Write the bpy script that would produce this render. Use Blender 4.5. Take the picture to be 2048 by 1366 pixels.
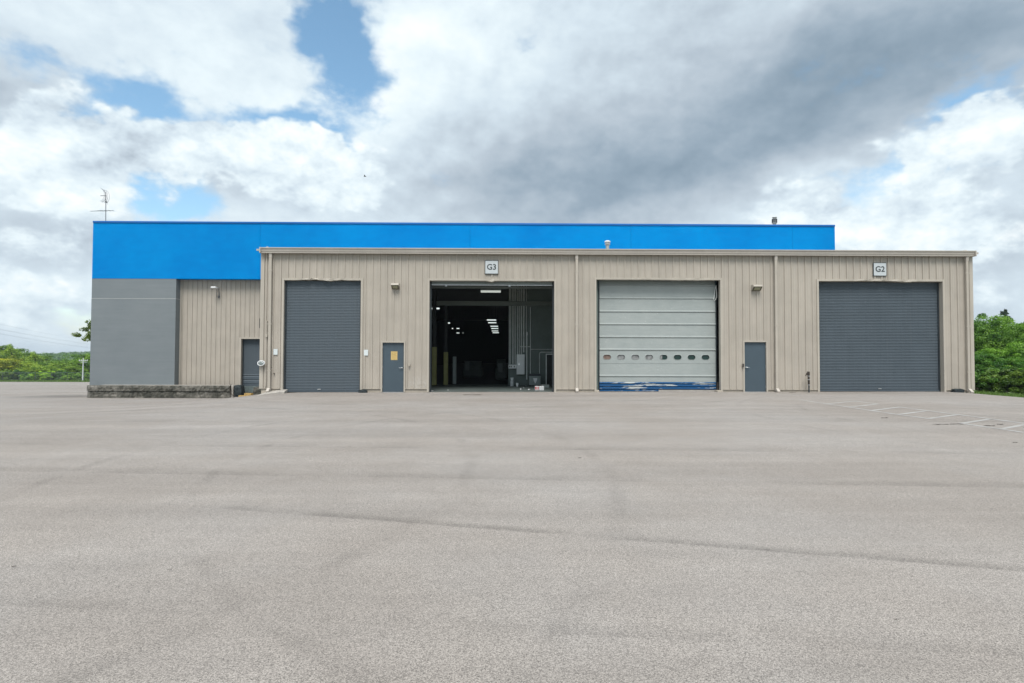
import bpy, bmesh, math, random
import numpy as np
from mathutils import Matrix, Vector

R = math.radians
random.seed(7)
scene = bpy.context.scene
for o in list(bpy.data.objects):
    bpy.data.objects.remove(o)
COL = scene.collection

# ------------------------------------------------------------------ camera
F = 1100.0                       # focal length in pixels of the 2048 px wide photograph
EYE = Vector((0.0, 0.0, 1.6))
PITCH, YAW, ROLL = math.atan(F / 43800.0), -0.0105, 0.0028
ROT = Matrix.Rotation(YAW, 3, 'Z') @ Matrix.Rotation(math.pi / 2 + PITCH, 3, 'X') @ Matrix.Rotation(ROLL, 3, 'Z')
cam_data = bpy.data.cameras.new('camera')
cam = bpy.data.objects.new('camera', cam_data)
COL.objects.link(cam)
cam.matrix_world = Matrix.Translation(EYE) @ ROT.to_4x4()
cam_data.sensor_width = 36.0
cam_data.lens = 36.0 * F / 2048.0
cam_data.clip_start = 0.05
cam_data.clip_end = 6000.0
scene.camera = cam


def ray(px, py):
    return ROT @ Vector(((px - 1024.0) / F, (683.0 - py) / F, -1.0))


def P(px, py, Y):
    """measured photo position -> point on the vertical plane at depth Y"""
    d = ray(px, py)
    return EYE + d * (Y / d.y)


def GP(px, py, z=0.0):
    """measured photo position -> point on a level plane"""
    d = ray(px, py)
    return EYE + d * ((z - EYE.z) / d.z)


# ------------------------------------------------------------------ view, world, sun
scene.view_settings.view_transform = 'Standard'
scene.view_settings.look = 'None'
scene.view_settings.gamma = 1.0
scene.view_settings.use_curve_mapping = False
scene.view_settings.exposure = 1.4

scene.cycles.max_bounces = 6
scene.cycles.diffuse_bounces = 3
scene.cycles.glossy_bounces = 2
scene.cycles.transmission_bounces = 3
scene.cycles.volume_bounces = 0
scene.cycles.caustics_reflective = False
scene.cycles.caustics_refractive = False

SUN_EL, SUN_AZ = R(60), R(184)   # azimuth measured clockwise from +Y: high behind the camera
world = bpy.data.worlds.new('World')
scene.world = world
world.use_nodes = True
wt = world.node_tree
wt.nodes.clear()


class NT:
    """small helper to wire node graphs"""
    def __init__(self, tree):
        self.t = tree

    def n(self, kind, **kw):
        nd = self.t.nodes.new(kind)
        for k, v in kw.items():
            setattr(nd, k, v)
        return nd

    def put(self, sock, v):
        if isinstance(v, bpy.types.NodeSocket):
            self.t.links.new(v, sock)
        else:
            sock.default_value = v

    def math(self, op, a, b=0.0, c=None, clamp=False):
        nd = self.n('ShaderNodeMath', operation=op, use_clamp=clamp)
        self.put(nd.inputs[0], a)
        self.put(nd.inputs[1], b)
        if c is not None:
            self.put(nd.inputs[2], c)
        return nd.outputs[0]

    def vec(self, op, a, b=(0, 0, 0)):
        nd = self.n('ShaderNodeVectorMath', operation=op)
        self.put(nd.inputs[0], a)
        if op == 'SCALE':
            self.put(nd.inputs['Scale'], b)
        elif op != 'LENGTH':
            self.put(nd.inputs[1], b)
        return nd.outputs['Value'] if op == 'LENGTH' else nd.outputs[0]

    def remap(self, v, a, b, c=0.0, d=1.0, smooth=True):
        nd = self.n('ShaderNodeMapRange', interpolation_type='SMOOTHSTEP' if smooth else 'LINEAR')
        for s, x in zip(nd.inputs[:5], (v, a, b, c, d)):
            self.put(s, x)
        return nd.outputs[0]

    def noise(self, vec, scale, detail=4.0, rough=0.5, dist=0.0, out=0):
        nd = self.n('ShaderNodeTexNoise')
        if vec is not None:
            self.put(nd.inputs['Vector'], vec)
        nd.inputs['Scale'].default_value = scale
        nd.inputs['Detail'].default_value = detail
        nd.inputs['Roughness'].default_value = rough
        nd.inputs['Distortion'].default_value = dist
        return nd.outputs[out]

    def ramp(self, v, stops):
        nd = self.n('ShaderNodeValToRGB')
        e = nd.color_ramp.elements
        while len(e) < len(stops):
            e.new(0.5)
        for el, (p, c) in zip(e, stops):
            el.position = p
            el.color = (*c, 1.0)
        self.put(nd.inputs[0], v)
        return nd.outputs[0]

    def mix(self, f, a, b, mode='MIX'):
        nd = self.n('ShaderNodeMix', data_type='RGBA', blend_type=mode)
        self.put(nd.inputs[0], f)
        for s, v in ((nd.inputs[6], a), (nd.inputs[7], b)):
            self.put(s, v if isinstance(v, bpy.types.NodeSocket) else (*v[:3], 1.0))
        return nd.outputs[2]


W = NT(wt)
D = W.n('ShaderNodeTexCoord').outputs['Generated']
sky = W.n('ShaderNodeTexSky', sky_type='NISHITA')
sky.sun_disc = False
sky.sun_elevation = SUN_EL
sky.sun_rotation = SUN_AZ
sky.altitude = 200
sky.dust_density = 1.5
sky.ozone_density = 1.2
Dp = W.vec('MULTIPLY', D, (1.0, 1.0, 1.5))
wcol = W.noise(Dp, 5.0, 4.0, 0.6, 0.0, out=1)
warp = W.vec('SCALE', W.vec('SUBTRACT', wcol, (0.5, 0.5, 0.5)), 0.20)
Dn = W.vec('ADD', D, warp)
Ds = W.vec('ADD', D, W.vec('SCALE', warp, 0.5))
SCALED = {}


def lobes(vec, items):
    """sum of soft patches around sky directions; rx and ry are their half sizes"""
    tot = None
    for (px, py, rx, ry, w) in items:
        asp = min((0.7, 1.0, 1.5, 2.2, 3.2, 4.5), key=lambda q: abs(math.log(q / (rx / ry))))
        key = (vec.as_pointer(), asp)
        if key not in SCALED:
            SCALED[key] = W.vec('MULTIPLY', vec, (1.0 / asp, 1.0 / max(1.0, asp), 1.0))
        d = ray(px, py).normalized()
        nd = W.n('ShaderNodeVectorMath', operation='DISTANCE')
        W.put(nd.inputs[0], SCALED[key])
        nd.inputs[1].default_value = (d.x / asp, d.y / max(1.0, asp), d.z)
        v = W.remap(nd.outputs['Value'], 1.25 * ry / F, 0.0, 0.0, w)
        tot = v if tot is None else W.math('ADD', tot, v)
    return tot


gaps = lobes(Dn, [(690, 110, 115, 150, 0.86), (650, 20, 80, 70, 0.55), (255, 245, 105, 85, 0.9), (110, 125, 120, 40, 0.5),
                  (590, 275, 100, 55, 0.85), (340, 410, 90, 45, 0.8), (470, 215, 190, 45, 0.42), (190, 322, 110, 28, 0.6),
                  (1890, 235, 130, 36, 0.55), (1770, 340, 190, 40, 0.5), (185, 655, 60, 50, 0.6)])
brights = lobes(Dn, [(410, 120, 320, 150, 0.20), (840, 60, 280, 180, 0.20), (800, 230, 200, 130, 0.14), (1700, 400, 300, 110, 0.22), (1900, 290, 220, 140, 0.18),
                     (60, 340, 170, 90, 0.18), (300, 540, 520, 170, 0.12), (1000, 30, 260, 130, 0.12)])
darks = lobes(Ds, [(1210, 395, 360, 105, 0.25), (1430, 290, 360, 125, 0.18), (1660, 190, 360, 120, 0.19), (1950, 80, 360, 150, 0.15), (1350, 220, 700, 380, 0.12),
                   (60, 455, 280, 95, 0.18), (40, 170, 190, 100, 0.16), (430, 350, 170, 65, 0.14), (960, 320, 240, 180, 0.08),
                   (2030, 300, 110, 90, 0.2), (1935, 370, 60, 34, 0.22), (1700, 470, 260, 60, 0.10), (1960, 480, 260, 70, 0.12)])
# heaped clouds in front of the high layer
heaps = lobes(Dn, [(115, 255, 120, 90, 1.0), (60, 330, 150, 80, 0.8), (450, 290, 170, 80, 1.0), (350, 330, 100, 80, 0.7), (650, 330, 130, 95, 1.0), (560, 390, 260, 70, 0.7),
                   (120, 400, 190, 60, 0.6), (1590, 415, 140, 60, 1.0), (1720, 440, 200, 50, 0.8), (1870, 300, 150, 70, 0.9), (1990, 260, 110, 60, 0.7), (1900, 420, 240, 60, 0.7),
                   (110, 625, 150, 45, 0.75), (40, 560, 170, 60, 0.6), (150, 500, 120, 40, 0.5), (1990, 500, 160, 60, 0.65), (2030, 600, 150, 40, 0.5)])
fb = W.noise(Dp, 4.2, 5.0, 0.6, 0.0)
fb_up = W.noise(W.vec('ADD', Dp, (-0.015, 0.0, 0.045)), 4.2, 4.0, 0.6, 0.0)
hf = W.noise(Dp, 13.0, 5.0, 0.64)
hf_up = W.noise(W.vec('ADD', Dp, (-0.010, 0.0, 0.022)), 13.0, 4.0, 0.62)
soft = W.noise(Dp, 2.3, 2.0, 0.5)
cover = W.math('ADD', 0.86, W.math('MULTIPLY', W.math('SUBTRACT', fb, 0.5), 1.5))
cover = W.math('ADD', cover, W.math('MULTIPLY', W.math('SUBTRACT', hf, 0.5), 1.1))
cover = W.math('SUBTRACT', cover, gaps)
dens = W.remap(cover, 0.02, 0.62)
rel_f = W.math('SUBTRACT', fb, fb_up)
rel_h = W.math('SUBTRACT', hf, hf_up)
br = W.math('ADD', 0.60, W.math('MULTIPLY', W.math('SUBTRACT', soft, 0.5), 0.30))
br = W.math('ADD', br, W.math('MULTIPLY', rel_f, 0.62))
br = W.math('ADD', br, W.math('MULTIPLY', rel_h, 0.22))
br = W.math('ADD', br, brights)
br = W.math('SUBTRACT', br, darks)
CR = [(0.0, (0.085, 0.118, 0.150)), (0.2, (0.125, 0.160, 0.194)), (0.42, (0.192, 0.225, 0.256)),
      (0.62, (0.262, 0.304, 0.336)), (0.8, (0.325, 0.366, 0.386)), (1.0, (0.40, 0.41, 0.41))]
cloud = W.ramp(br, CR)
hd = W.math('ADD', heaps, W.math('ADD', W.math('MULTIPLY', W.math('SUBTRACT', fb, 0.5), 1.3), W.math('MULTIPLY', W.math('SUBTRACT', hf, 0.5), 1.0)))
hdens = W.remap(hd, 0.40, 0.74)
hb = W.math('ADD', 0.72, W.math('ADD', W.math('MULTIPLY', rel_f, 1.25), W.math('MULTIPLY', rel_h, 0.75)))
hb = W.math('ADD', hb, W.math('MULTIPLY', W.math('SUBTRACT', hd, 0.7), 0.16))
heapc = W.ramp(hb, CR)
cloud = W.mix(hdens, cloud, heapc)
dens = W.math('MAXIMUM', dens, hdens)
bg_sky = W.n('ShaderNodeBackground')
skyc = W.n('ShaderNodeHueSaturation')
skyc.inputs['Hue'].default_value = 0.482
skyc.inputs['Saturation'].default_value = 1.05
wt.links.new(sky.outputs[0], skyc.inputs['Color'])
wt.links.new(skyc.outputs[0], bg_sky.inputs[0])
bg_sky.inputs[1].default_value = 0.082
bg_cloud = W.n('ShaderNodeBackground')
wt.links.new(cloud, bg_cloud.inputs[0])
bg_cloud.inputs[1].default_value = 1.0
mixw = W.n('ShaderNodeMixShader')
wt.links.new(dens, mixw.inputs[0])
wt.links.new(bg_sky.outputs[0], mixw.inputs[1])
wt.links.new(bg_cloud.outputs[0], mixw.inputs[2])
wout = W.n('ShaderNodeOutputWorld')
wt.links.new(mixw.outputs[0], wout.inputs[0])
world.cycles.sampling_method = 'MANUAL'
world.cycles.sample_map_resolution = 512

sl = bpy.data.lights.new('sun', 'SUN')
sl.energy = 1.5
sl.angle = R(28)
sl.color = (1.0, 0.955, 0.90)
sun = bpy.data.objects.new('sun', sl)
COL.objects.link(sun)
sdir = Vector((math.sin(SUN_AZ) * math.cos(SUN_EL), math.cos(SUN_AZ) * math.cos(SUN_EL), math.sin(SUN_EL)))
sun.rotation_euler = sdir.to_track_quat('Z', 'Y').to_euler()
sun.location = sdir * 60


# ------------------------------------------------------------------ helpers
def lin(r, g, b):
    f = lambda c: (c / 255 / 12.92) if c / 255 <= 0.04045 else ((c / 255 + 0.055) / 1.055) ** 2.4
    return (f(r), f(g), f(b))


class MB:
    def __init__(self):
        self.v, self.f = [], []

    def poly(self, pts, *faces):
        b = len(self.v)
        self.v += [tuple(p) for p in pts]
        self.f += [tuple(b + i for i in fc) for fc in faces]
        return self

    def box(self, x0, x1, y0, y1, z0, z1, ch=0.0):
        if ch <= 0:
            p = [(x0, y0, z0), (x1, y0, z0), (x1, y1, z0), (x0, y1, z0), (x0, y0, z1), (x1, y0, z1), (x1, y1, z1), (x0, y1, z1)]
            return self.poly(p, (0, 3, 2, 1), (4, 5, 6, 7), (0, 1, 5, 4), (1, 2, 6, 5), (2, 3, 7, 6), (3, 0, 4, 7))
        bm = bmesh.new()
        bmesh.ops.create_cube(bm, size=1.0)
        for q in bm.verts:
            q.co = Vector(((x0 + x1) / 2 + q.co.x * (x1 - x0), (y0 + y1) / 2 + q.co.y * (y1 - y0), (z0 + z1) / 2 + q.co.z * (z1 - z0)))
        bmesh.ops.bevel(bm, geom=bm.edges[:], offset=ch, segments=1, affect='EDGES', profile=0.5)
        return self.bm(bm)

    def bm(self, bm):
        bm.verts.index_update()
        b = len(self.v)
        self.v += [tuple(q.co) for q in bm.verts]
        self.f += [tuple(b + q.index for q in fc.verts) for fc in bm.faces]
        bm.free()
        return self

    def tube(self, path, r, n=8, caps=True):
        path = [Vector(p) for p in path]
        rs = r if isinstance(r, (list, tuple)) else [r] * len(path)
        b = len(self.v)
        up = None
        for i, p in enumerate(path):
            t = (path[min(i + 1, len(path) - 1)] - path[max(i - 1, 0)]).normalized()
            if up is None:
                up = Vector((0, 0, 1)) if abs(t.z) < 0.9 else Vector((1, 0, 0))
            a = (up - t * up.dot(t))
            a = a.normalized() if a.length > 1e-6 else t.orthogonal().normalized()
            up = a
            c = t.cross(a)
            for k in range(n):
                th = 2 * math.pi * k / n
                self.v.append(tuple(p + a * (math.cos(th) * rs[i]) + c * (math.sin(th) * rs[i])))
        for i in range(len(path) - 1):
            for k in range(n):
                k2 = (k + 1) % n
                self.f.append((b + i * n + k, b + i * n + k2, b + (i + 1) * n + k2, b + (i + 1) * n + k))
        if caps:
            self.f.append(tuple(b + k for k in reversed(range(n))))
            self.f.append(tuple(b + (len(path) - 1) * n + k for k in range(n)))
        return self

    def extrude_x(self, prof, x0, x1, closed=True):
        """profile of (y, z) points swept along X"""
        n = len(prof)
        b = len(self.v)
        self.v += [(x0, y, z) for y, z in prof] + [(x1, y, z) for y, z in prof]
        for i in range(n if closed else n - 1):
            j = (i + 1) % n
            self.f.append((b + i, b + n + i, b + n + j, b + j))
        if closed:
            self.f.append(tuple(b + i for i in range(n)))
            self.f.append(tuple(b + n + i for i in reversed(range(n))))
        return self

    def lathe(self, prof, cx, cy, n=20):
        b = len(self.v)
        for (r, z) in prof:
            for k in range(n):
                th = 2 * math.pi * k / n
                self.v.append((cx + r * math.cos(th), cy + r * math.sin(th), z))
        for i in range(len(prof) - 1):
            for k in range(n):
                k2 = (k + 1) % n
                self.f.append((b + i * n + k, b + i * n + k2, b + (i + 1) * n + k2, b + (i + 1) * n + k))
        self.f.append(tuple(b + k for k in reversed(range(n))))
        self.f.append(tuple(b + (len(prof) - 1) * n + k for k in range(n)))
        return self

    def build(self, name, mat, parent=None, smooth=False):
        me = bpy.data.meshes.new(name)
        me.from_pydata(self.v, [], self.f)
        if smooth:
            me.polygons.foreach_set('use_smooth', [True] * len(me.polygons))
        me.materials.append(mat)
        me.update()
        bm = bmesh.new()
        bm.from_mesh(me)
        bmesh.ops.recalc_face_normals(bm, faces=bm.faces[:])
        bm.to_mesh(me)
        bm.free()
        o = bpy.data.objects.new(name, me)
        COL.objects.link(o)
        if parent is not None:
            o.parent = parent
            o.matrix_parent_inverse = Matrix.Translation(parent.location).inverted()
        return o


def tag(o, label=None, cat=None, group=None, kind=None):
    for k, v in (('label', label), ('category', cat), ('group', group), ('kind', kind)):
        if v:
            o[k] = v
    return o


def thing(name, loc, label, cat, group=None):
    o = bpy.data.objects.new(name, None)
    COL.objects.link(o)
    o.location = loc
    o.empty_display_size = 0.2
    return tag(o, label, cat, group)


# ------------------------------------------------------------------ materials
def mat_base(name):
    m = bpy.data.materials.new(name)
    m.use_nodes = True
    t = NT(m.node_tree)
    b = m.node_tree.nodes['Principled BSDF']
    return m, t, b


def obj_coord(t):
    # world-space position, so that pieces in one wall do not repeat the same stains
    return t.n('ShaderNodeNewGeometry').outputs['Position']


def bump(t, b, h, strength=0.3, dist=0.01):
    nd = t.n('ShaderNodeBump')
    nd.inputs['Strength'].default_value = strength
    nd.inputs['Distance'].default_value = dist
    t.put(nd.inputs['Height'], h)
    t.put(b.inputs['Normal'], nd.outputs[0])


def simple(name, col, rough=0.6, metal=0.0, var=0.12, scale=3.0, bmp=0.0, spec=0.5):
    m, t, b = mat_base(name)
    p = obj_coord(t)
    n1 = t.noise(p, scale, 6.0, 0.6)
    n2 = t.noise(p, scale * 14, 3.0, 0.5)
    f = t.math('ADD', t.math('MULTIPLY', n1, 0.7), t.math('MULTIPLY', n2, 0.3))
    lo = tuple(c * (1 - var) for c in col)
    hi = tuple(min(1.0, c * (1 + var)) for c in col)
    t.put(b.inputs['Base Color'], t.ramp(f, [(0.3, lo), (0.7, hi)]))
    b.inputs['Roughness'].default_value = rough
    b.inputs['Metallic'].default_value = metal
    b.inputs['Specular IOR Level'].default_value = spec
    if bmp:
        bump(t, b, n2, bmp, 0.004)
    return m


def streaked(name, col, rough=0.45, dirt=(0.20, 0.17, 0.13), amount=0.35, rnd=0.05, spec=0.4, bmp=0.10):
    """painted sheet metal: vertical rain streaks, chalking and scuffs with shapes of their own"""
    m, t, b = mat_base(name)
    p = obj_coord(t)
    st = t.noise(t.vec('MULTIPLY', p, (16.0, 16.0, 0.35)), 1.0, 5.0, 0.6)
    st2 = t.noise(t.vec('MULTIPLY', p, (3.0, 3.0, 0.5)), 1.0, 4.0, 0.6)
    blot = t.noise(p, 1.1, 6.0, 0.6)
    rn = t.n('ShaderNodeObjectInfo').outputs['Random']
    k = t.math('ADD', 1.0 - rnd, t.math('MULTIPLY', rn, 2 * rnd))
    k = t.math('MULTIPLY', k, t.remap(st, 0.25, 0.8, 0.93, 1.05))
    k = t.math('MULTIPLY', k, t.remap(blot, 0.3, 0.7, 0.95, 1.05))
    cc = t.n('ShaderNodeCombineColor')
    for i in range(3):
        t.put(cc.inputs[i], k)
    c = t.mix(1.0, col, cc.outputs[0], 'MULTIPLY')
    d = t.math('MULTIPLY', t.remap(st, 0.52, 0.78), t.remap(st2, 0.48, 0.72))
    c = t.mix(t.math('MULTIPLY', d, amount), c, dirt)
    if name == 'beige_metal':
        sc_ = P(838, 768, 23.86)
        ds_ = t.vec('LENGTH', t.vec('MULTIPLY', t.vec('SUBTRACT', p, tuple(sc_)), (1.6, 0.0, 2.2)))
        sf = t.math('MULTIPLY', t.remap(ds_, 1.0, 0.2), t.remap(t.noise(p, 9.0, 6.0, 0.65), 0.42, 0.62))
        c = t.mix(t.math('MULTIPLY', sf, 0.55), c, (0.52, 0.50, 0.47))
    t.put(b.inputs['Base Color'], c)
    t.put(b.inputs['Roughness'], t.remap(blot, 0.3, 0.7, rough - 0.06, rough + 0.12))
    b.inputs['Specular IOR Level'].default_value = spec
    if bmp:
        bump(t, b, t.noise(p, 2.2, 2.0, 0.5), bmp, 0.01)
    return m


M = {}
M['beige'] = streaked('beige_metal', (0.405, 0.369, 0.318), rnd=0.018)
M['beige_trim'] = streaked('beige_trim', (0.43, 0.395, 0.34), amount=0.25, rnd=0.02)
M['beige_base'] = simple('beige_base', (0.40, 0.36, 0.30), 0.8, var=0.18, scale=2.0)
M['gutter'] = streaked('gutter_paint', (0.46, 0.425, 0.38), amount=0.3, rnd=0.02)
M['roof'] = streaked('roof_sheet', (0.42, 0.40, 0.37))
M['curtain'] = streaked('rollup_paint', (0.074, 0.096, 0.115), rough=0.55, dirt=(0.12, 0.12, 0.115), amount=0.45, rnd=0.0, spec=0.3, bmp=0.0)
M['door'] = simple('door_paint', (0.056, 0.083, 0.105), 0.42, var=0.10, scale=1.2)
M['steel_dark'] = simple('dark_steel', (0.035, 0.045, 0.052), 0.5, 0.3)
M['galv'] = simple('galvanised', (0.45, 0.47, 0.48), 0.42, 0.7, var=0.25, scale=9)
M['vent'] = simple('vent_metal', (0.42, 0.43, 0.42), 0.45, 0.5, var=0.25, scale=9)
M['chrome'] = simple('satin_chrome', (0.75, 0.77, 0.78), 0.25, 0.9, var=0.04)
M['rubber'] = simple('black_rubber', (0.015, 0.024, 0.028), 0.75, var=0.35, scale=12, bmp=0.4)
M['seal'] = simple('dock_seal', (0.022, 0.055, 0.066), 0.6, var=0.4, scale=4)
M['white_paint'] = simple('white_paint', (0.74, 0.76, 0.77), 0.5, var=0.05)
M['sign_black'] = simple('sign_black', (0.035, 0.045, 0.05), 0.5)
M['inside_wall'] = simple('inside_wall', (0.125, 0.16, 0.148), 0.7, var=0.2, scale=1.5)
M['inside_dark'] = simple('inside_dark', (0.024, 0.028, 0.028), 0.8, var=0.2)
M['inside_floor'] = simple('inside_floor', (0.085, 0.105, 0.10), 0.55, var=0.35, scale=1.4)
M['conduit'] = simple('conduit_metal', (0.80, 0.84, 0.82), 0.5, 0.1, var=0.2)
M['panel_grey'] = simple('panel_grey', (0.68, 0.72, 0.72), 0.45, 0.1, var=0.08)
M['cabinet'] = simple('cabinet_grey', (0.22, 0.26, 0.255), 0.5, 0.1, var=0.1)
M['yellow'] = simple('guard_yellow', (0.25, 0.25, 0.09), 0.6, var=0.25)
M['red_print'] = simple('red_print', (0.45, 0.06, 0.06), 0.6)
M['card'] = simple('carton_white', (0.55, 0.56, 0.57), 0.7, var=0.12, scale=8)
M['wood'] = simple('pallet_wood', (0.42, 0.28, 0.10), 0.8, var=0.4, scale=14)
M['hydrant'] = simple('hydrant_iron', (0.045, 0.036, 0.03), 0.65, 0.2, var=0.5, scale=25)
M['antenna'] = simple('antenna_metal', (0.10, 0.11, 0.125), 0.5, 0.5)
M['bark'] = simple('bark', (0.075, 0.06, 0.045), 0.9, var=0.35, scale=10, bmp=0.5)
M['pole'] = simple('pole_weathered', (0.52, 0.55, 0.57), 0.8, var=0.12, scale=6)
M['fence'] = simple('fence_wire', (0.10, 0.125, 0.125), 0.5, 0.4)
M['wire'] = simple('wire', (0.30, 0.33, 0.36), 0.6)
M['bird'] = simple('feathers', (0.04, 0.045, 0.05), 0.8)
M['brown'] = simple('brown_box', (0.055, 0.045, 0.04), 0.6)
M['lens'] = simple('lamp_lens', (0.30, 0.30, 0.20), 0.25, var=0.3, scale=20)
M['lamp_rim'] = simple('lamp_rim', (0.075, 0.068, 0.045), 0.5)

# blue fascia: flat painted panels, faint roller patches
m, t, b = mat_base('blue_fascia')
p = obj_coord(t)
n1 = t.noise(p, 0.35, 5.0, 0.55)
n2 = t.noise(t.vec('MULTIPLY', p, (0.6, 0.6, 1.6)), 2.2, 5.0, 0.6)
f = t.math('ADD', t.math('MULTIPLY', n1, 0.65), t.math('MULTIPLY', n2, 0.35))
t.put(b.inputs['Base Color'], t.ramp(f, [(0.32, (0.0003, 0.180, 0.53)), (0.68, (0.0006, 0.255, 0.64))]))
b.inputs['Roughness'].default_value = 0.62
b.inputs['Specular IOR Level'].default_value = 0.02
M['blue'] = m
M['blue_trim'] = simple('blue_trim', (0.004, 0.125, 0.43), 0.4, var=0.08)

# grey wall paint over block/concrete
m, t, b = mat_base('grey_wall')
p = obj_coord(t)
n1 = t.noise(p, 0.5, 6.0, 0.6)
n2 = t.noise(t.vec('MULTIPLY', p, (0.5, 0.5, 9.0)), 1.0, 4.0, 0.6)
n3 = t.noise(p, 25.0, 4.0, 0.6)
f = t.math('ADD', t.math('ADD', t.math('MULTIPLY', n1, 0.45), t.math('MULTIPLY', n2, 0.35)), t.math('MULTIPLY', n3, 0.2))
t.put(b.inputs['Base Color'], t.ramp(f, [(0.3, (0.148, 0.175, 0.191)), (0.7, (0.199, 0.224, 0.237))]))
b.inputs['Roughness'].default_value = 0.75
bump(t, b, n3, 0.2, 0.004)
M['grey_wall'] = m

# weathered concrete with moss and black weeping stains
m, t, b = mat_base('mossy_concrete')
p = obj_coord(t)
n1 = t.noise(p, 1.3, 8.0, 0.65)
n2 = t.noise(t.vec('MULTIPLY', p, (5.0, 5.0, 3.0)), 1.0, 8.0, 0.7)
n3 = t.noise(t.vec('MULTIPLY', p, (0.45, 0.45, 6.0)), 1.0, 6.0, 0.6)
f = t.math('ADD', t.math('ADD', t.math('MULTIPLY', n1, 0.35), t.math('MULTIPLY', n2, 0.4)), t.math('MULTIPLY', n3, 0.25))
t.put(b.inputs['Base Color'], t.ramp(f, [(0.37, (0.013, 0.015, 0.011)), (0.45, (0.052, 0.052, 0.042)), (0.53, (0.125, 0.120, 0.103)), (0.66, (0.32, 0.30, 0.27))]))
b.inputs['Roughness'].default_value = 0.92
bump(t, b, t.noise(p, 18, 8.0, 0.65), 0.7, 0.02)
M['mossy'] = m
M['concrete'] = simple('pale_concrete', (0.36, 0.34, 0.31), 0.9, var=0.25, scale=2.5, bmp=0.4)

# sectional door skin
m, t, b = mat_base('sectional_skin')
p = obj_coord(t)
n1 = t.noise(p, 1.4, 6.0, 0.6)
n2 = t.noise(t.vec('MULTIPLY', p, (1.2, 1.2, 7.0)), 2.0, 5.0, 0.6)
sp = t.noise(p, 22.0, 3.0, 0.55)
sp2 = t.noise(p, 1.7, 3.0, 0.5)
base = t.ramp(t.math('ADD', t.math('MULTIPLY', n1, 0.6), t.math('MULTIPLY', n2, 0.4)), [(0.3, (0.285, 0.322, 0.318)), (0.7, (0.36, 0.392, 0.382))])
chip = t.math('MULTIPLY', t.remap(sp, 0.66, 0.70), t.remap(sp2, 0.5, 0.62))
c = t.mix(t.math('MULTIPLY', chip, 0.8), base, (0.62, 0.64, 0.63))
dark = t.math('MULTIPLY', t.remap(t.noise(p, 15.0, 2.0), 0.74, 0.77), 0.8)
c = t.mix(dark, c, (0.05, 0.06, 0.06))
t.put(b.inputs['Base Color'], c)
b.inputs['Roughness'].default_value = 0.42
M['sect'] = m
# its scraped blue bottom bars
m, t, b = mat_base('scraped_blue')
p = obj_coord(t)
a1 = t.noise(t.vec('MULTIPLY', p, (0.75, 1.0, 7.5)), 1.0, 7.0, 0.62)
a2 = t.noise(t.vec('MULTIPLY', p, (3.0, 1.0, 30.0)), 1.0, 5.0, 0.6)
f = t.math('ADD', t.math('MULTIPLY', a1, 0.75), t.math('MULTIPLY', a2, 0.25))
t.put(b.inputs['Base Color'], t.mix(t.remap(f, 0.535, 0.56), (0.0015, 0.068, 0.19), (0.40, 0.43, 0.43)))
b.inputs['Roughness'].default_value = 0.4
M['scraped'] = m

# panes: scratched opaque ones and clear dark ones
M['pane_dirty'] = simple('scratched_pane', (0.22, 0.225, 0.225), 0.35, var=0.5, scale=9)
M['pane_rust'] = simple('rusty_pane', (0.20, 0.14, 0.115), 0.4, var=0.5, scale=14)
m, t, b = mat_base('dark_pane')
b.inputs['Base Color'].default_value = (0.012, 0.035, 0.03, 1)
b.inputs['Roughness'].default_value = 0.12
M['pane_dark'] = m


def emissive(name, col, s):
    m, t, b = mat_base(name)
    b.inputs['Base Color'].default_value = (*col, 1)
    b.inputs['Emission Color'].default_value = (*col, 1)
    b.inputs['Emission Strength'].default_value = s
    return m


M['tube_lit'] = emissive('lit_tube', (0.86, 0.95, 0.92), 0.42)
M['tube_near'] = emissive('lit_tube_near', (0.80, 0.86, 0.80), 0.2)

# notices: flat print
def notice_mat(name, paper, ink, scale):
    m, t, b = mat_base(name)
    g = t.n('ShaderNodeTexCoord').outputs['Generated']
    w = t.n('ShaderNodeTexWave', wave_type='BANDS', bands_direction='Z')
    t.put(w.inputs['Vector'], g)
    w.inputs['Scale'].default_value = scale
    nz = t.noise(t.vec('MULTIPLY', g, (22, 1, scale * 2)), 1.0, 2.0)
    sep = t.n('ShaderNodeSeparateXYZ')
    t.put(sep.inputs[0], g)
    inx = t.math('MULTIPLY', t.remap(sep.outputs[0], 0.08, 0.14), t.remap(sep.outputs[0], 0.92, 0.86))
    f = t.math('MULTIPLY', t.math('MULTIPLY', t.remap(w.outputs[1], 0.55, 0.75), t.remap(nz, 0.42, 0.52)), inx)
    t.put(b.inputs['Base Color'], t.mix(t.math('MULTIPLY', f, 0.8), paper, ink))
    b.inputs['Roughness'].default_value = 0.5
    return m


M['notice_yellow'] = notice_mat('yellow_notice', (0.60, 0.44, 0.17), (0.16, 0.085, 0.02), 2.2)
M['notice_white'] = simple('white_notice', (0.62, 0.68, 0.69), 0.5, var=0.04)

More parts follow.
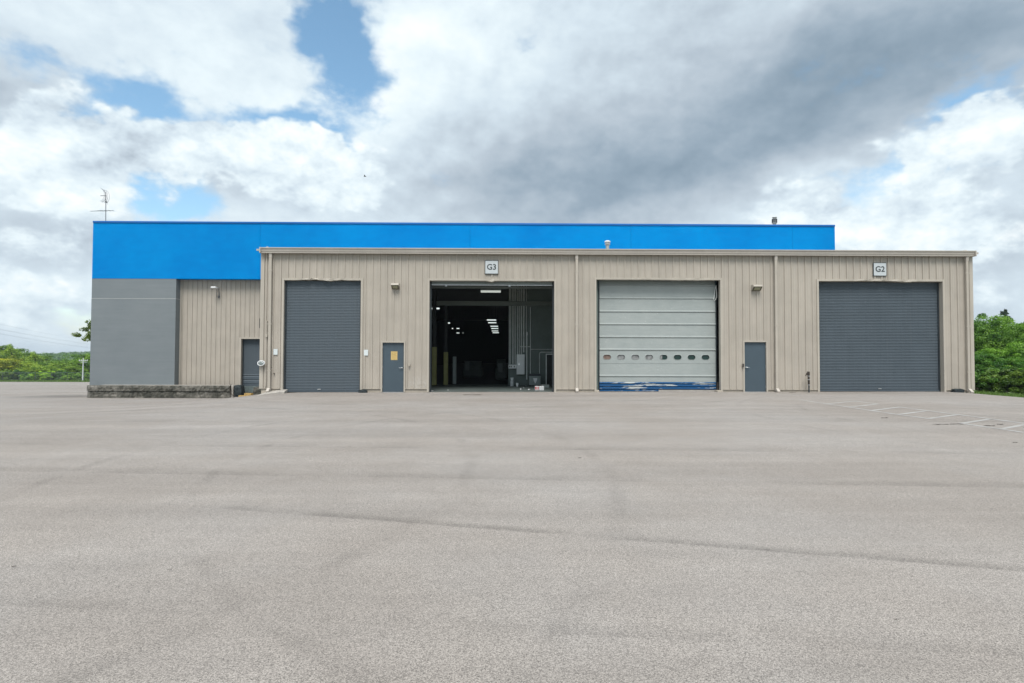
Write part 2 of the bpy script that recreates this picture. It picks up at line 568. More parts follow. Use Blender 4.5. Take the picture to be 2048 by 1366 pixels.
# ---------------- asphalt
m, t, b = mat_base('asphalt')
p = obj_coord(t)
sep = t.n('ShaderNodeSeparateXYZ')
t.put(sep.inputs[0], p)
X_, Y_ = sep.outputs[0], sep.outputs[1]
agg = t.n('ShaderNodeTexVoronoi')
t.put(agg.inputs['Vector'], p)
agg.inputs['Scale'].default_value = 170.0
agc = t.n('ShaderNodeSeparateColor')
t.put(agc.inputs[0], agg.outputs['Color'])
fine = t.noise(p, 260.0, 1.0, 0.6)
mid = t.noise(p, 40.0, 2.0, 0.65)
mac = t.noise(p, 0.22, 4.0, 0.6)
mac2 = t.noise(p, 1.3, 4.0, 0.62)
strk = t.noise(t.vec('MULTIPLY', p, (0.055, 0.75, 1.0)), 1.0, 4.0, 0.6)
strk2 = t.noise(t.vec('MULTIPLY', t.vec('ADD', p, (40.0, 3.0, 0.0)), (0.10, 2.3, 1.0)), 1.0, 3.0, 0.6)
k = t.remap(agc.outputs[0], 0.0, 1.0, 0.60, 1.40, smooth=False)
k = t.math('MULTIPLY', k, t.remap(fine, 0.25, 0.75, 0.60, 1.40, smooth=False))
k = t.math('MULTIPLY', k, t.remap(mid, 0.25, 0.75, 0.94, 1.06, smooth=False))
k = t.math('MULTIPLY', k, t.remap(mac, 0.3, 0.7, 0.93, 1.06))
k = t.math('MULTIPLY', k, t.remap(mac2, 0.3, 0.7, 0.94, 1.05))
k = t.math('MULTIPLY', k, t.remap(strk, 0.3, 0.72, 0.91, 1.05))
k = t.math('MULTIPLY', k, t.remap(strk2, 0.3, 0.72, 0.95, 1.03))
# dark pits where aggregate has ravelled out
pits = t.math('MULTIPLY', t.remap(t.noise(p, 95.0, 1.0, 0.6), 0.60, 0.68), t.remap(mac2, 0.30, 0.66, 0.35, 1.0))
k = t.math('MULTIPLY', k, t.math('SUBTRACT', 1.0, t.math('MULTIPLY', pits, 0.62)))
# paver-lane joints: a worn dark edge that fades out on one side
wob = t.math('MULTIPLY', t.math('SUBTRACT', t.noise(p, 0.45, 2.0, 0.6), 0.5), 0.09)
jn = t.noise(t.vec('MULTIPLY', p, (0.5, 0.9, 1.0)), 1.0, 3.0, 0.6)
jn2 = t.noise(p, 9.0, 3.0, 0.65)
for (p0, p1, wd, am) in (((370, 1010), (2048, 1142), 0.20, 0.34), ((0, 888), (2048, 909), 0.5, 0.17), ((480, 950), (2048, 976), 0.42, 0.17),
                         ((0, 842), (2048, 846), 0.9, 0.13), ((0, 818), (2048, 815), 1.0, 0.10), ((-200, 1200), (1000, 1260), 0.2, 0.12)):
    A, B = GP(*p0), GP(*p1)
    s = (B.y - A.y) / (B.x - A.x)
    dd = t.math('SUBTRACT', Y_, t.math('ADD', A.y - s * A.x, t.math('MULTIPLY', X_, s)))
    dd = t.math('ADD', dd, wob)
    prof = t.math('MULTIPLY', t.remap(dd, -0.035, 0.012), t.remap(dd, wd, 0.0))
    prof = t.math('MULTIPLY', prof, t.remap(jn, 0.36, 0.62))
    prof = t.math('MULTIPLY', prof, t.remap(jn2, 0.2, 0.7, 0.6, 1.1))
    if p0[0] == 370:
        prof = t.math('MULTIPLY', prof, t.remap(X_, A.x - 1.0, A.x + 1.2))
    k = t.math('MULTIPLY', k, t.math('SUBTRACT', 1.0, t.math('MULTIPLY', prof, am)))
# tyre arcs in front of the doors
for (cx, cy, r0, w0, am) in ((4.0, 9.5, 8.2, 0.13, 0.13), (4.0, 9.5, 10.1, 0.13, 0.13), (-9.5, 8.0, 9.0, 0.15, 0.12), (-9.5, 8.0, 10.9, 0.15, 0.12),
                             (16.0, 14.0, 7.5, 0.13, 0.13), (16.0, 14.0, 9.3, 0.13, 0.13), (-2.0, 30.0, 12.5, 0.16, 0.12), (-2.0, 30.0, 14.4, 0.16, 0.12)):
    dx = t.math('SUBTRACT', X_, cx)
    dy = t.math('SUBTRACT', Y_, cy)
    rr = t.math('SQRT', t.math('ADD', t.math('MULTIPLY', dx, dx), t.math('MULTIPLY', dy, dy)))
    q = t.math('ABSOLUTE', t.math('SUBTRACT', t.math('ADD', rr, t.math('MULTIPLY', wob, 2.0)), r0))
    q = t.math('MULTIPLY', t.remap(q, w0, 0.02), t.remap(jn, 0.40, 0.62))
    k = t.math('MULTIPLY', k, t.math('SUBTRACT', 1.0, t.math('MULTIPLY', q, am)))
# oil drips and old spots
ov = t.n('ShaderNodeTexVoronoi')
t.put(ov.inputs['Vector'], t.vec('ADD', p, t.vec('SCALE', p, t.math('MULTIPLY', mid, 0.004))))
ov.inputs['Scale'].default_value = 0.9
oc_ = t.n('ShaderNodeSeparateColor')
t.put(oc_.inputs[0], ov.outputs['Color'])
orad = t.math('MULTIPLY', t.remap(oc_.outputs[0], 0.55, 1.0), 0.085)
k = t.math('MULTIPLY', k, t.math('SUBTRACT', 1.0, t.math('MULTIPLY', t.remap(t.math('SUBTRACT', ov.outputs['Distance'], orad), 0.02, -0.03), 0.16)))
# soft-edged darker patch on the asphalt by the end of the retaining wall
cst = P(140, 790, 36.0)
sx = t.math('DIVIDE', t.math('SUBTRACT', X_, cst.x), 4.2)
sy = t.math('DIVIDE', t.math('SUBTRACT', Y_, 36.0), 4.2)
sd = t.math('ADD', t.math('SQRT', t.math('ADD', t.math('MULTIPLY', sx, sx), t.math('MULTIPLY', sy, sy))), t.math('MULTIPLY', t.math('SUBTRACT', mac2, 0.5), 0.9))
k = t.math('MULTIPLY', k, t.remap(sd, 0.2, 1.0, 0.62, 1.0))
tint = t.mix(t.remap(mac, 0.35, 0.68), (0.296, 0.267, 0.241), (0.288, 0.268, 0.250))
cc = t.n('ShaderNodeCombineColor')
for i in range(3):
    t.put(cc.inputs[i], k)
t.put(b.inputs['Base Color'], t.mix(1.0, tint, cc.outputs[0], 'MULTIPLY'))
b.inputs['Roughness'].default_value = 0.88
b.inputs['Specular IOR Level'].default_value = 0.3
hh = t.math('ADD', t.math('MULTIPLY', agg.outputs['Distance'], 0.6), t.math('MULTIPLY', fine, 0.5))
bump(t, b, hh, 0.35, 0.004)
M['asphalt'] = m

# worn paint on the lot
m, t, b = mat_base('worn_line_paint')
p = obj_coord(t)
wv = t.math('ADD', t.math('MULTIPLY', t.noise(p, 2.2, 5.0, 0.6), 0.55), t.math('MULTIPLY', t.noise(p, 40.0, 3.0, 0.6), 0.45))
t.put(b.inputs['Base Color'], t.mix(t.remap(wv, 0.38, 0.60), (0.27, 0.258, 0.242), (0.42, 0.415, 0.405)))
b.inputs['Roughness'].default_value = 0.85
M['line'] = m

# grass / soil terrain
m, t, b = mat_base('grass_ground')
p = obj_coord(t)
g1 = t.noise(p, 0.5, 6.0, 0.6)
g2 = t.noise(p, 14.0, 4.0, 0.6)
f = t.math('ADD', t.math('MULTIPLY', g1, 0.6), t.math('MULTIPLY', g2, 0.4))
t.put(b.inputs['Base Color'], t.ramp(f, [(0.32, (0.045, 0.075, 0.018)), (0.5, (0.085, 0.135, 0.03)), (0.68, (0.14, 0.19, 0.05))]))
b.inputs['Roughness'].default_value = 0.95
bump(t, b, g2, 0.8, 0.05)
M['grass'] = m


def leaf_mat(name, dark, light):
    m = bpy.data.materials.new(name)
    m.use_nodes = True
    m.node_tree.nodes.clear()
    t = NT(m.node_tree)
    at = t.n('ShaderNodeAttribute', attribute_name='tint')
    oc = t.n('ShaderNodeObjectInfo')
    c = t.mix(at.outputs['Fac'], dark, light)
    c = t.mix(1.0, c, oc.outputs['Color'], 'MULTIPLY')
    dif = t.n('ShaderNodeBsdfDiffuse')
    t.put(dif.inputs[0], c)
    tr = t.n('ShaderNodeBsdfTranslucent')
    t.put(tr.inputs[0], t.mix(1.0, c, (1.0, 1.15, 0.55), 'MULTIPLY'))
    gl = t.n('ShaderNodeBsdfGlossy')
    gl.inputs['Roughness'].default_value = 0.45
    gl.inputs['Color'].default_value = (0.5, 0.55, 0.5, 1)
    m1 = t.n('ShaderNodeMixShader')
    m1.inputs[0].default_value = 0.32
    m.node_tree.links.new(dif.outputs[0], m1.inputs[1])
    m.node_tree.links.new(tr.outputs[0], m1.inputs[2])
    m2 = t.n('ShaderNodeMixShader')
    m2.inputs[0].default_value = 0.05
    m.node_tree.links.new(m1.outputs[0], m2.inputs[1])
    m.node_tree.links.new(gl.outputs[0], m2.inputs[2])
    out = t.n('ShaderNodeOutputMaterial')
    m.node_tree.links.new(m2.outputs[0], out.inputs[0])
    return m


M['leaf'] = leaf_mat('leaves', (0.044, 0.106, 0.018), (0.190, 0.295, 0.046))
M['needle'] = leaf_mat('needles', (0.025, 0.050, 0.030), (0.06, 0.10, 0.06))
M['blade'] = leaf_mat('grass_blades', (0.07, 0.14, 0.025), (0.19, 0.28, 0.07))

# ------------------------------------------------------------------ ground
YF = 23.86           # front wall of the metal block
YW = 34.9            # blue band and grey wall
YB = 35.4            # recessed beige wall


def sstep(t):
    t = np.clip(t, 0, 1)
    return t * t * (3 - 2 * t)


def ground_z(X, Y):
    X, Y = np.asarray(X, float), np.asarray(Y, float)
    L = sstep((-8.5 - X) / 7.5)
    s = np.where(Y < 33.5, np.clip(Y - 12.0, 0, None) * 0.0475, 1.02 + np.clip(Y - 33.5, 0, 86.5) * 0.038 + np.clip(Y - 120, 0, 60) * 0.02)
    z = -L * s
    z = z - np.clip(X - 19.2, 0, 2.6) * 0.115 * sstep((X - 19.2) / 2.0) - np.clip(X - 21.8, 0, 60) * 0.034
    z = z + 0.003 * np.clip(X, -8, 18) * sstep((Y - 5) / 15)
    return z


def edge_x(Y):
    # right edge of the asphalt: it meets the corner of the metal block and swings outwards towards the camera
    return 20.15 + np.clip(23.7 - Y, 0, 60) * 2.1


def grid_mesh(name, xs, ys, zf, mat, smooth=True):
    xs, ys = np.asarray(xs, float), np.asarray(ys, float)
    XX, YY = np.meshgrid(xs, ys)
    ZZ = zf(XX, YY)
    v = np.stack([XX.ravel(), YY.ravel(), ZZ.ravel()], 1)
    nx = len(xs)
    idx = np.arange(len(ys) * nx).reshape(len(ys), nx)
    f = np.stack([idx[:-1, :-1].ravel(), idx[:-1, 1:].ravel(), idx[1:, 1:].ravel(), idx[1:, :-1].ravel()], 1)
    me = bpy.data.meshes.new(name)
    me.from_pydata(v.tolist(), [], f.tolist())
    me.polygons.foreach_set('use_smooth', [smooth] * len(me.polygons))
    me.materials.append(mat)
    o = bpy.data.objects.new(name, me)
    COL.objects.link(o)
    return o


rng = np.random.default_rng(5)


def terrain_z(X, Y):
    z = ground_z(X, Y)
    out = np.where(X > 29, np.clip(X - 29, 0, 30) * -0.09, 0.0)
    return z - 0.045 + out


xs = np.concatenate([np.linspace(-1600, -200, 14), np.linspace(-190, -40, 31), np.linspace(-38, 62, 101), np.linspace(70, 200, 14), np.linspace(300, 1600, 12)])
ys = np.concatenate([np.linspace(-300, -20, 8), np.linspace(-18, 60, 79), np.linspace(62, 240, 60), np.linspace(300, 1800, 14)])
terrain = grid_mesh('ground', xs, ys, terrain_z, M['grass'])
tag(terrain, 'grassy ground falling away around the lot', kind='structure')

# asphalt lot: regular strips with a right-hand edge that follows edge_x
ys = np.concatenate([np.linspace(-14, 23.7, 76), np.linspace(24.2, 60, 60), np.linspace(61, 112.5, 52)])
us = np.concatenate([np.linspace(-150, -30, 25), np.linspace(-29, 19, 97)])
rows = []
for Y in ys:
    ex = float(edge_x(Y)) if Y <= 23.7 else 20.0
    ex = min(ex, 60)
    tail = np.linspace(19.2, ex, 10)
    rows.append(np.concatenate([us, tail]))
XX = np.array(rows)
YY = np.repeat(ys[:, None], XX.shape[1], 1)
ZZ = ground_z(XX, YY)
v = np.stack([XX.ravel(), YY.ravel(), ZZ.ravel()], 1)
nx = XX.shape[1]
idx = np.arange(XX.size).reshape(XX.shape)
fc = np.stack([idx[:-1, :-1].ravel(), idx[:-1, 1:].ravel(), idx[1:, 1:].ravel(), idx[1:, :-1].ravel()], 1)
# leave out what lies well inside the buildings
cen = v[fc].mean(1)
inside = ((cen[:, 0] > -10) & (cen[:, 0] < 20) & (cen[:, 1] > 24.6)) | ((cen[:, 0] > -25) & (cen[:, 0] < 20.4) & (cen[:, 1] > 36.5))
fc = fc[~inside]
me = bpy.data.meshes.new('asphalt_lot')
me.from_pydata(v.tolist(), [], fc.tolist())
me.polygons.foreach_set('use_smooth', [True] * len(me.polygons))
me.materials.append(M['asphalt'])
lot = bpy.data.objects.new('asphalt_lot', me)
COL.objects.link(lot)
tag(lot, 'wide pale weathered asphalt lot in front of the building', kind='structure')

# painted markings
def zpt(px, py):
    g = GP(px, py, 0.03)
    return Vector((g.x, g.y, float(ground_z(g.x, g.y)) + 0.005))


def mk(x, y):
    return (1560 + x / 4.197, 760 + y / 4.197)


for a, b2 in (((170, 168), (1000, 290)), ((1000, 290), (1250, 322)), ((1500, 357), (2300, 470)), ((620, 178), (835, 205)),
              ((1000, 228), (2300, 392)), ((395, 201), (640, 179)), ((585, 227), (830, 203)), ((765, 256), (1010, 228)),
              ((985, 289), (1215, 261)), ((1245, 322), (1475, 292)), ((1525, 360), (1755, 328)), ((1845, 409), (2060, 370))):
    A, B = zpt(*mk(*a)), zpt(*mk(*b2))
    n = max(2, int((B - A).length / 0.5))
    d = (B - A).normalized()
    s = Vector((-d.y, d.x, 0)) * 0.055
    mb = MB()
    pts = []
    for i in range(n + 1):
        c = A.lerp(B, i / n)
        for q in (c + s, c - s):
            pts.append((q.x, q.y, float(ground_z(q.x, q.y)) + 0.005))
    mb.poly(pts, *[(2 * i, 2 * i + 1, 2 * i + 3, 2 * i + 2) for i in range(n)])
    mb.build('painted_line', M['line'], lot)

# ------------------------------------------------------------------ the metal block in front
XL, XR = P(523, 660, YF).x, P(1944, 660, YF).x
ZT = P(1236, 511, YF).z          # underside of the gutter
ZB = P(1000, 778, YF).z          # bottom of the wall sheets
block = thing('metal_garage_block', (XL, YF, 0), 'long low beige metal garage block with four large bay doors', 'building')

PITCH_R = 0.3048
RIB = [(-0.036, 0.0), (-0.024, 0.036), (0.024, 0.036), (0.036, 0.0),
       (PITCH_R / 3 - 0.016, 0.0), (PITCH_R / 3, 0.006), (PITCH_R / 3 + 0.016, 0.0),
       (2 * PITCH_R / 3 - 0.016, 0.0), (2 * PITCH_R / 3, 0.006), (2 * PITCH_R / 3 + 0.016, 0.0)]


def sheet(name, x0, x1, z0, z1, Y, phase, mat, parent, zbend=None):
    """ribbed sheet between x0 and x1, ribs standing towards the camera"""
    xsr = []
    k0 = math.floor((x0 - phase) / PITCH_R) - 1
    k1 = math.ceil((x1 - phase) / PITCH_R) + 1
    for k in range(k0, k1):
        xsr += [(phase + k * PITCH_R + dx, h) for dx, h in RIB]
    xsr.sort()
    ax = np.array([q[0] for q in xsr])
    ah = np.array([q[1] for q in xsr])
    xx = [x0] + [x for x in ax if x0 < x < x1] + [x1]
    hh = np.interp(xx, ax, ah)
    mb = MB()
    n = len(xx)
    pts = []
    for x, h in zip(xx, hh):
        za = z0 + (zbend(x) if zbend else 0.0)
        pts += [(x, Y - h, za), (x, Y - h, z1), (x, Y + 0.03, z1), (x, Y + 0.03, za)]
    fs = []
    for i in range(n - 1):
        a, c = 4 * i, 4 * (i + 1)
        fs += [(a, c, c + 1, a + 1), (a + 1, c + 1, c + 2, a + 2), (a + 2, c + 2, c + 3, a + 3), (a + 3, c + 3, c, a)]
    fs += [(0, 1, 2, 3), (4 * n - 1, 4 * n - 2, 4 * n - 3, 4 * n - 4)]
    mb.poly(pts, *fs)
    return mb.build(name, mat, parent)


def opening(px0, px1, pytop, Y=YF):
    a, c = P(px0, 660, Y), P(px1, 660, Y)
    return a.x, c.x, P((px0 + px1) / 2, pytop, Y).z


OPEN = {'door1': opening(567, 722, 560), 'pa': opening(765, 809, 684.5), 'g3': opening(858, 1109, 561), 'sect': opening(1192, 1441, 559),
        'pb': opening(1487.5, 1532, 683.5), 'g2': opening(1637, 1886, 562)}
wins = sorted(OPEN.values())
phase = P(984, 540, YF).x
panels = []
x = XL + 0.11
k = math.floor((x - phase) / (3 * PITCH_R))
while True:
    a = max(XL + 0.11, phase + k * 3 * PITCH_R - 0.045)
    e = min(XR - 0.11, phase + (k + 1) * 3 * PITCH_R - 0.045)
    k += 1
    if a >= XR - 0.11:
        break
    if e <= XL + 0.11:
        continue
    cuts = sorted({a, e} | {q for w in wins for q in w[:2] if a + 0.02 < q < e - 0.02})
    for s0, s1 in zip(cuts[:-1], cuts[1:]):
        mid_ = (s0 + s1) / 2
        z0 = ZB
        for w in wins:
            if w[0] < mid_ < w[1]:
                z0 = w[2]
        sheet('wall_panel', s0 + 0.0008, s1 - 0.0008, z0, ZT + 0.05, YF, phase, M['beige'], block)

# foundation strip below the sheets, between the openings
edges = [XL] + [q for w in wins for q in w[:2]] + [XR]
for i in range(0, len(edges), 2):
    MB().box(edges[i] + 0.02, edges[i + 1] - 0.02, YF + 0.01, YF + 0.25, -0.5, ZB - 0.012).build('foundation_strip', M['beige_base'], block)
    MB().box(edges[i] + 0.02, edges[i + 1] - 0.02, YF - 0.036, YF + 0.03, ZB - 0.010, ZB + 0.004).build('base_flashing', M['beige_trim'], block)
# corner trims
for sgn, xc in ((1, XL), (-1, XR)):
    x0, x1 = (xc - 0.05, xc + 0.11) if sgn > 0 else (xc - 0.11, xc + 0.05)
    MB().box(x0, x1, YF - 0.045, YF + 0.12, ZB - 0.01, ZT + 0.04, 0.006).build('corner_trim', M['beige_trim'], block)
# side walls
for xa in (XL, XR):
    MB().extrude_x([(YF + 0.12, -1.3), (YB, -1.3), (YB, ZT + 0.09 + 0.95), (YF + 0.12, ZT + 0.09)], xa - 0.02, xa + 0.02).build('side_wall', M['beige'], block)
# roof: shallow single slope up to the tall wall
RISE = 0.95
mb = MB()
mb.poly([(XL - 0.18, YF - 0.2, ZT + 0.18), (XR + 0.18, YF - 0.2, ZT + 0.18), (XR + 0.18, YW - 0.01, ZT + 0.18 + RISE), (XL - 0.18, YW - 0.01, ZT + 0.18 + RISE),
         (XL - 0.18, YF - 0.2, ZT + 0.10), (XR + 0.18, YF - 0.2, ZT + 0.10), (XR + 0.18, YW - 0.01, ZT + 0.10 + RISE), (XL - 0.18, YW - 0.01, ZT + 0.10 + RISE)],
        (0, 1, 2, 3), (7, 6, 5, 4), (0, 4, 5, 1), (1, 5, 6, 2), (2, 6, 7, 3), (3, 7, 4, 0))
roof = mb.build('roof', M['roof'], block)
k = 0
x = XL
while x < XR:
    MB().extrude_x([(YF - 0.2, ZT + 0.181), (YF - 0.2, ZT + 0.215), (YF + 6, ZT + 0.215 + RISE * 6.2 / 11.2), (YF + 6, ZT + 0.181 + RISE * 6.2 / 11.2)], x - 0.02, x + 0.02).build('roof_seam', M['roof'], roof)
    x += 0.61
# gutter: stepped face, in lengths
gy = YF - 0.045
prof = [(gy, ZT + 0.02), (gy - 0.16, ZT + 0.0), (gy - 0.17, ZT + 0.065), (gy - 0.185, ZT + 0.075), (gy - 0.20, ZT + 0.16), (gy - 0.235, ZT + 0.20),
        (gy - 0.235, ZT + 0.235), (gy - 0.215, ZT + 0.235), (gy - 0.215, ZT + 0.21), (gy - 0.18, ZT + 0.165), (gy - 0.15, ZT + 0.03), (gy, ZT + 0.05)]
gx0, gx1 = P(522.5, 503, YF - 0.2).x, P(1948, 508, YF - 0.2).x
segs = np.linspace(gx0, gx1, 7)
for a, c in zip(segs[:-1], segs[1:]):
    MB().extrude_x(prof, a + 0.001, c - 0.001).build('gutter', M['gutter'], block)
for a in segs[1:-1]:
    MB().extrude_x([(y - 0.004, z) for y, z in prof[1:7]] + [(y, z) for y, z in reversed(prof[1:7])], a - 0.03, a + 0.03).build('gutter_joint', M['gutter'], block)
for s, xe in ((-1, gx0), (1, gx1)):
    MB().box(min(xe, xe + s * 0.05), max(xe, xe + s * 0.05), gy - 0.25, gy + 0.05, ZT - 0.005, ZT + 0.24, 0.01).build('gutter_cap', M['gutter'], block)
    # folded rake flashing that rises behind the gutter end
    mb = MB()
    xa, xb = (xe - 0.0, xe + 0.42) if s < 0 else (xe - 0.42, xe + 0.0)
    xp = xe + 0.14 * (-s)
    mb.poly([(xa, YF - 0.1, ZT + 0.2), (xb, YF - 0.1, ZT + 0.2), (xp, YF + 0.05, ZT + 0.33), (xa, YF + 0.6, ZT + 0.24), (xb, YF + 0.6, ZT + 0.24), (xp, YF + 0.6, ZT + 0.36)],
            (0, 1, 2), (0, 2, 5, 3), (1, 4, 5, 2), (3, 5, 4))
    mb.build('rake_flashing', M['gutter'], block)
# downspouts
for i, (pxt, pxb) in enumerate(((544.5, 539.5), (1153.5, 1152), (1549, 1551), (1928.5, 1934))):
    xc = P((pxt + pxb) / 2, 650, YF).x
    w = 0.055
    y0, y1 = YF - 0.155, YF - 0.052
    zb = 0.11 if i != 0 else 0.08
    ds = MB().box(xc - w, xc + w, y0, y1, zb + 0.1, ZT - 0.20, 0.008).build('downspout', M['beige_trim'], block)
    mb = MB()
    mb.extrude_x([(y0, ZT - 0.195), (y1, ZT - 0.195), (gy - 0.02, ZT + 0.01), (gy - 0.13, ZT + 0.0)], xc - w - 0.004, xc + w + 0.004)
    mb.build('elbow', M['gutter'], ds)
    mb = MB()
    mb.extrude_x([(y1, zb + 0.098), (y0, zb + 0.098), (y0 - 0.16, zb - 0.03), (y0 - 0.14, zb - 0.09), (y0 + 0.01, zb - 0.045), (y1, zb - 0.01)], xc - w - 0.004, xc + w + 0.004)
    mb.build('outlet_shoe', M['gutter'], ds)
    for zz in (0.9, 2.9, ZT - 0.75):
        MB().box(xc - 0.085, xc + 0.085, y0 - 0.004, y0 + 0.02, zz, zz + 0.035).build('strap', M['beige_trim'], ds)

# casings round the openings
def casing(key, cw=0.075, depth=0.28, dent=None, seed=0, zfoot=0.0):
    x0, x1, zt = OPEN[key]
    yf = YF - 0.042
    for xa, xb, inner in ((x0 - cw, x0 + 0.012, 1), (x1 - 0.012, x1 + cw, -1)):
        j = MB()
        j.box(xa, xb, yf, YF + 0.004, zfoot, zt + cw)
        if inner > 0:
            j.box(x0 - 0.02, x0 + 0.010, YF + 0.005, YF + depth, zfoot, zt)
        else:
            j.box(x1 - 0.010, x1 + 0.02, YF + 0.005, YF + depth, zfoot, zt)
        j.build('door_jamb', M['beige_trim'], block)
    rr = random.Random(seed)
    n = 40
    ph = [rr.uniform(0, 6.28) for _ in range(6)]
    mb = MB()
    pts, fs = [], []
    for i in range(n + 1):
        u = i / n
        xx = x0 + 0.013 + (x1 - x0 - 0.026) * u
        dz, dy = 0.0, 0.0
        if dent:
            for (c, wd, am) in dent:
                g = math.exp(-((u - c) / wd) ** 2)
                dz += g * am * (0.6 + 0.7 * math.sin(31 * u + ph[0]) * math.sin(67 * u + ph[1]))
                dy += g * abs(am) * 0.8 * math.sin(45 * u + ph[2])
        pts += [(xx, yf + dy, zt - 0.014 + dz), (xx, yf + dy * 0.3, zt + cw - 0.004), (xx, YF + 0.004, zt + cw - 0.004), (xx, YF + depth, zt - 0.012), (xx, YF + depth, zt - 0.022 + dz)]
    for i in range(n):
        a, c = 5 * i, 5 * (i + 1)
        for q in range(5):
            r2 = (q + 1) % 5
            fs.append((a + q, c + q, c + r2, a + r2))
    fs += [(0, 1, 2, 3, 4), tuple(5 * n + q for q in (4, 3, 2, 1, 0))]
    mb.poly(pts, *fs)
    mb.build('door_header', M['beige_trim'], block)


casing('door1', dent=[(0.35, 0.12, 0.05), (0.6, 0.08, -0.035), (0.75, 0.05, 0.02)], seed=1)
casing('g3', dent=[(0.49, 0.02, -0.07), (0.8, 0.2, -0.012)], seed=2, depth=0.2)
casing('sect', dent=[(0.4, 0.04, 0.02), (0.75, 0.15, -0.02)], seed=3, depth=0.16)
casing('g2', dent=[(0.45, 0.16, 0.035), (0.7, 0.1, -0.03)], seed=4, depth=0.24)
casing('pa', cw=0.05, depth=0.12)
casing('pb', cw=0.05, depth=0.12)

# ------------------------------------------------------------------ roll-up doors
def curtain(name, x0, x1, z0, z1, Y, pitch, parent, amp=0.019):
    prof = []
    n = int(round((z1 - z0) / pitch))
    pz = (z1 - z0) / n
    shape = [(0.0, 0.0), (0.06, 0.35), (0.18, 0.8), (0.38, 1.0), (0.60, 0.92), (0.80, 0.55), (0.90, 0.15), (0.97, 0.0)]
    for i in range(n):
        for u, h in shape:
            prof.append((Y - amp * h, z0 + (i + u) * pz))
    prof.append((Y, z1))
    prof += [(Y + 0.03, z1), (Y + 0.03, z0)]
    mb = MB()
    mb.extrude_x(prof, x0, x1)
    return mb.build(name, M['curtain'], parent)


def rollup(key, pitch, yoff, pull_px):
    x0, x1, zt = OPEN[key]
    Yc = YF + yoff
    zb = float(ground_z((x0 + x1) / 2, YF)) + 0.01
    cur = curtain('rollup_door', x0 + 0.05, x1 - 0.05, zb + 0.07, zt - 0.025, Yc, pitch, block, 0.012 if key == 'door1' else 0.017)
    cur['kind'] = 'stuff'
    MB().box(x0 + 0.05, x1 - 0.05, Yc - 0.045, Yc + 0.03, zb, zb + 0.068, 0.006).build('bottom_bar', M['curtain'], cur)
    for xa, xb in ((x0 + 0.012, x0 + 0.07), (x1 - 0.07, x1 - 0.012)):
        MB().box(xa, xb, Yc - 0.06, Yc - 0.03, zb, zt - 0.03).build('guide_rail', M['steel_dark'], cur)
    pc = P(pull_px, 780, Yc).x
    MB().box(pc - 0.07, pc + 0.07, Yc - 0.065, Yc - 0.046, zb + 0.10, zb + 0.135, 0.004).build('pull_handle', M['galv'], cur)
    return cur


rollup('door1', 0.068, 0.14, 639)
rollup('g2', 0.068, 0.23, 1758)

# raised door at the open bay: coil, hood and bottom bar
x0, x1, zt = OPEN['g3']
mb = MB()
mb.box(x0 + 0.03, x1 - 0.03, YF + 0.30, YF + 0.78, zt - 0.06, zt + 0.42, 0.05)
hood = mb.build('coil_hood', M['steel_dark'], block)
zz = P(984, 571.5, YF + 0.3).z
MB().box(x0 + 0.06, x1 - 0.06, YF + 0.24, YF + 0.29, zz, zz + 0.05, 0.006).build('bottom_bar', M['galv'], hood)
rc = curtain('raised_curtain', x0 + 0.06, x1 - 0.06, zz + 0.055, zt + 0.05, YF + 0.27, 0.09, hood)
rc.data.materials[0] = M['cabinet']
for q in (0.13, 0.64):
    xq = x0 + (x1 - x0) * q
    MB().box(xq - 0.04, xq + 0.04, YF + 0.225, YF + 0.238, zz - 0.05, zz + 0.03).build('stop_lug', M['galv'], hood)
for xa, xb in ((x0 + 0.012, x0 + 0.075), (x1 - 0.075, x1 - 0.012)):
    MB().box(xa, xb, YF + 0.205, YF + 0.30, 0.0, zt - 0.03).build('guide_rail', M['steel_dark'], hood)

# ------------------------------------------------------------------ sectional door
x0, x1, zt = OPEN['sect']
YS = YF + 0.40
sx0, sx1 = P(1199, 680, YS).x, P(1431, 680, YS).x
lines = [564.5, 572, 598.2, 624.7, 650.2, 675.7, 701.2, 727.2, 753.7]
zs = [P(1314, q, YS).z for q in lines]
fr = MB()
fr.box(x0 + 0.012, sx0 - 0.01, YS + 0.02, YS + 0.14, 0.0, zt + 0.25)
fr.box(sx1 + 0.01, x1 - 0.012, YS + 0.02, YS + 0.14, 0.0, zt + 0.25)
sect = fr.build('sectional_door', M['seal'], block)
for xa in (sx0 - 0.035, sx1 + 0.035):
    path = [(xa, YS - 0.0, 0.02), (xa, YS - 0.0, zt - 0.35), (xa, YS + 0.08, zt - 0.12), (xa, YS + 0.3, zt + 0.05), (xa, YS + 1.5, zt + 0.12)]
    MB().tube(path, 0.022, 6).build('track', M['steel_dark'], sect)
MB().box(x0 + 0.014, x1 - 0.014, YS + 0.15, YS + 0.17, zt - 0.2, zt + 0.4).build('top_seal', M['seal'], sect)
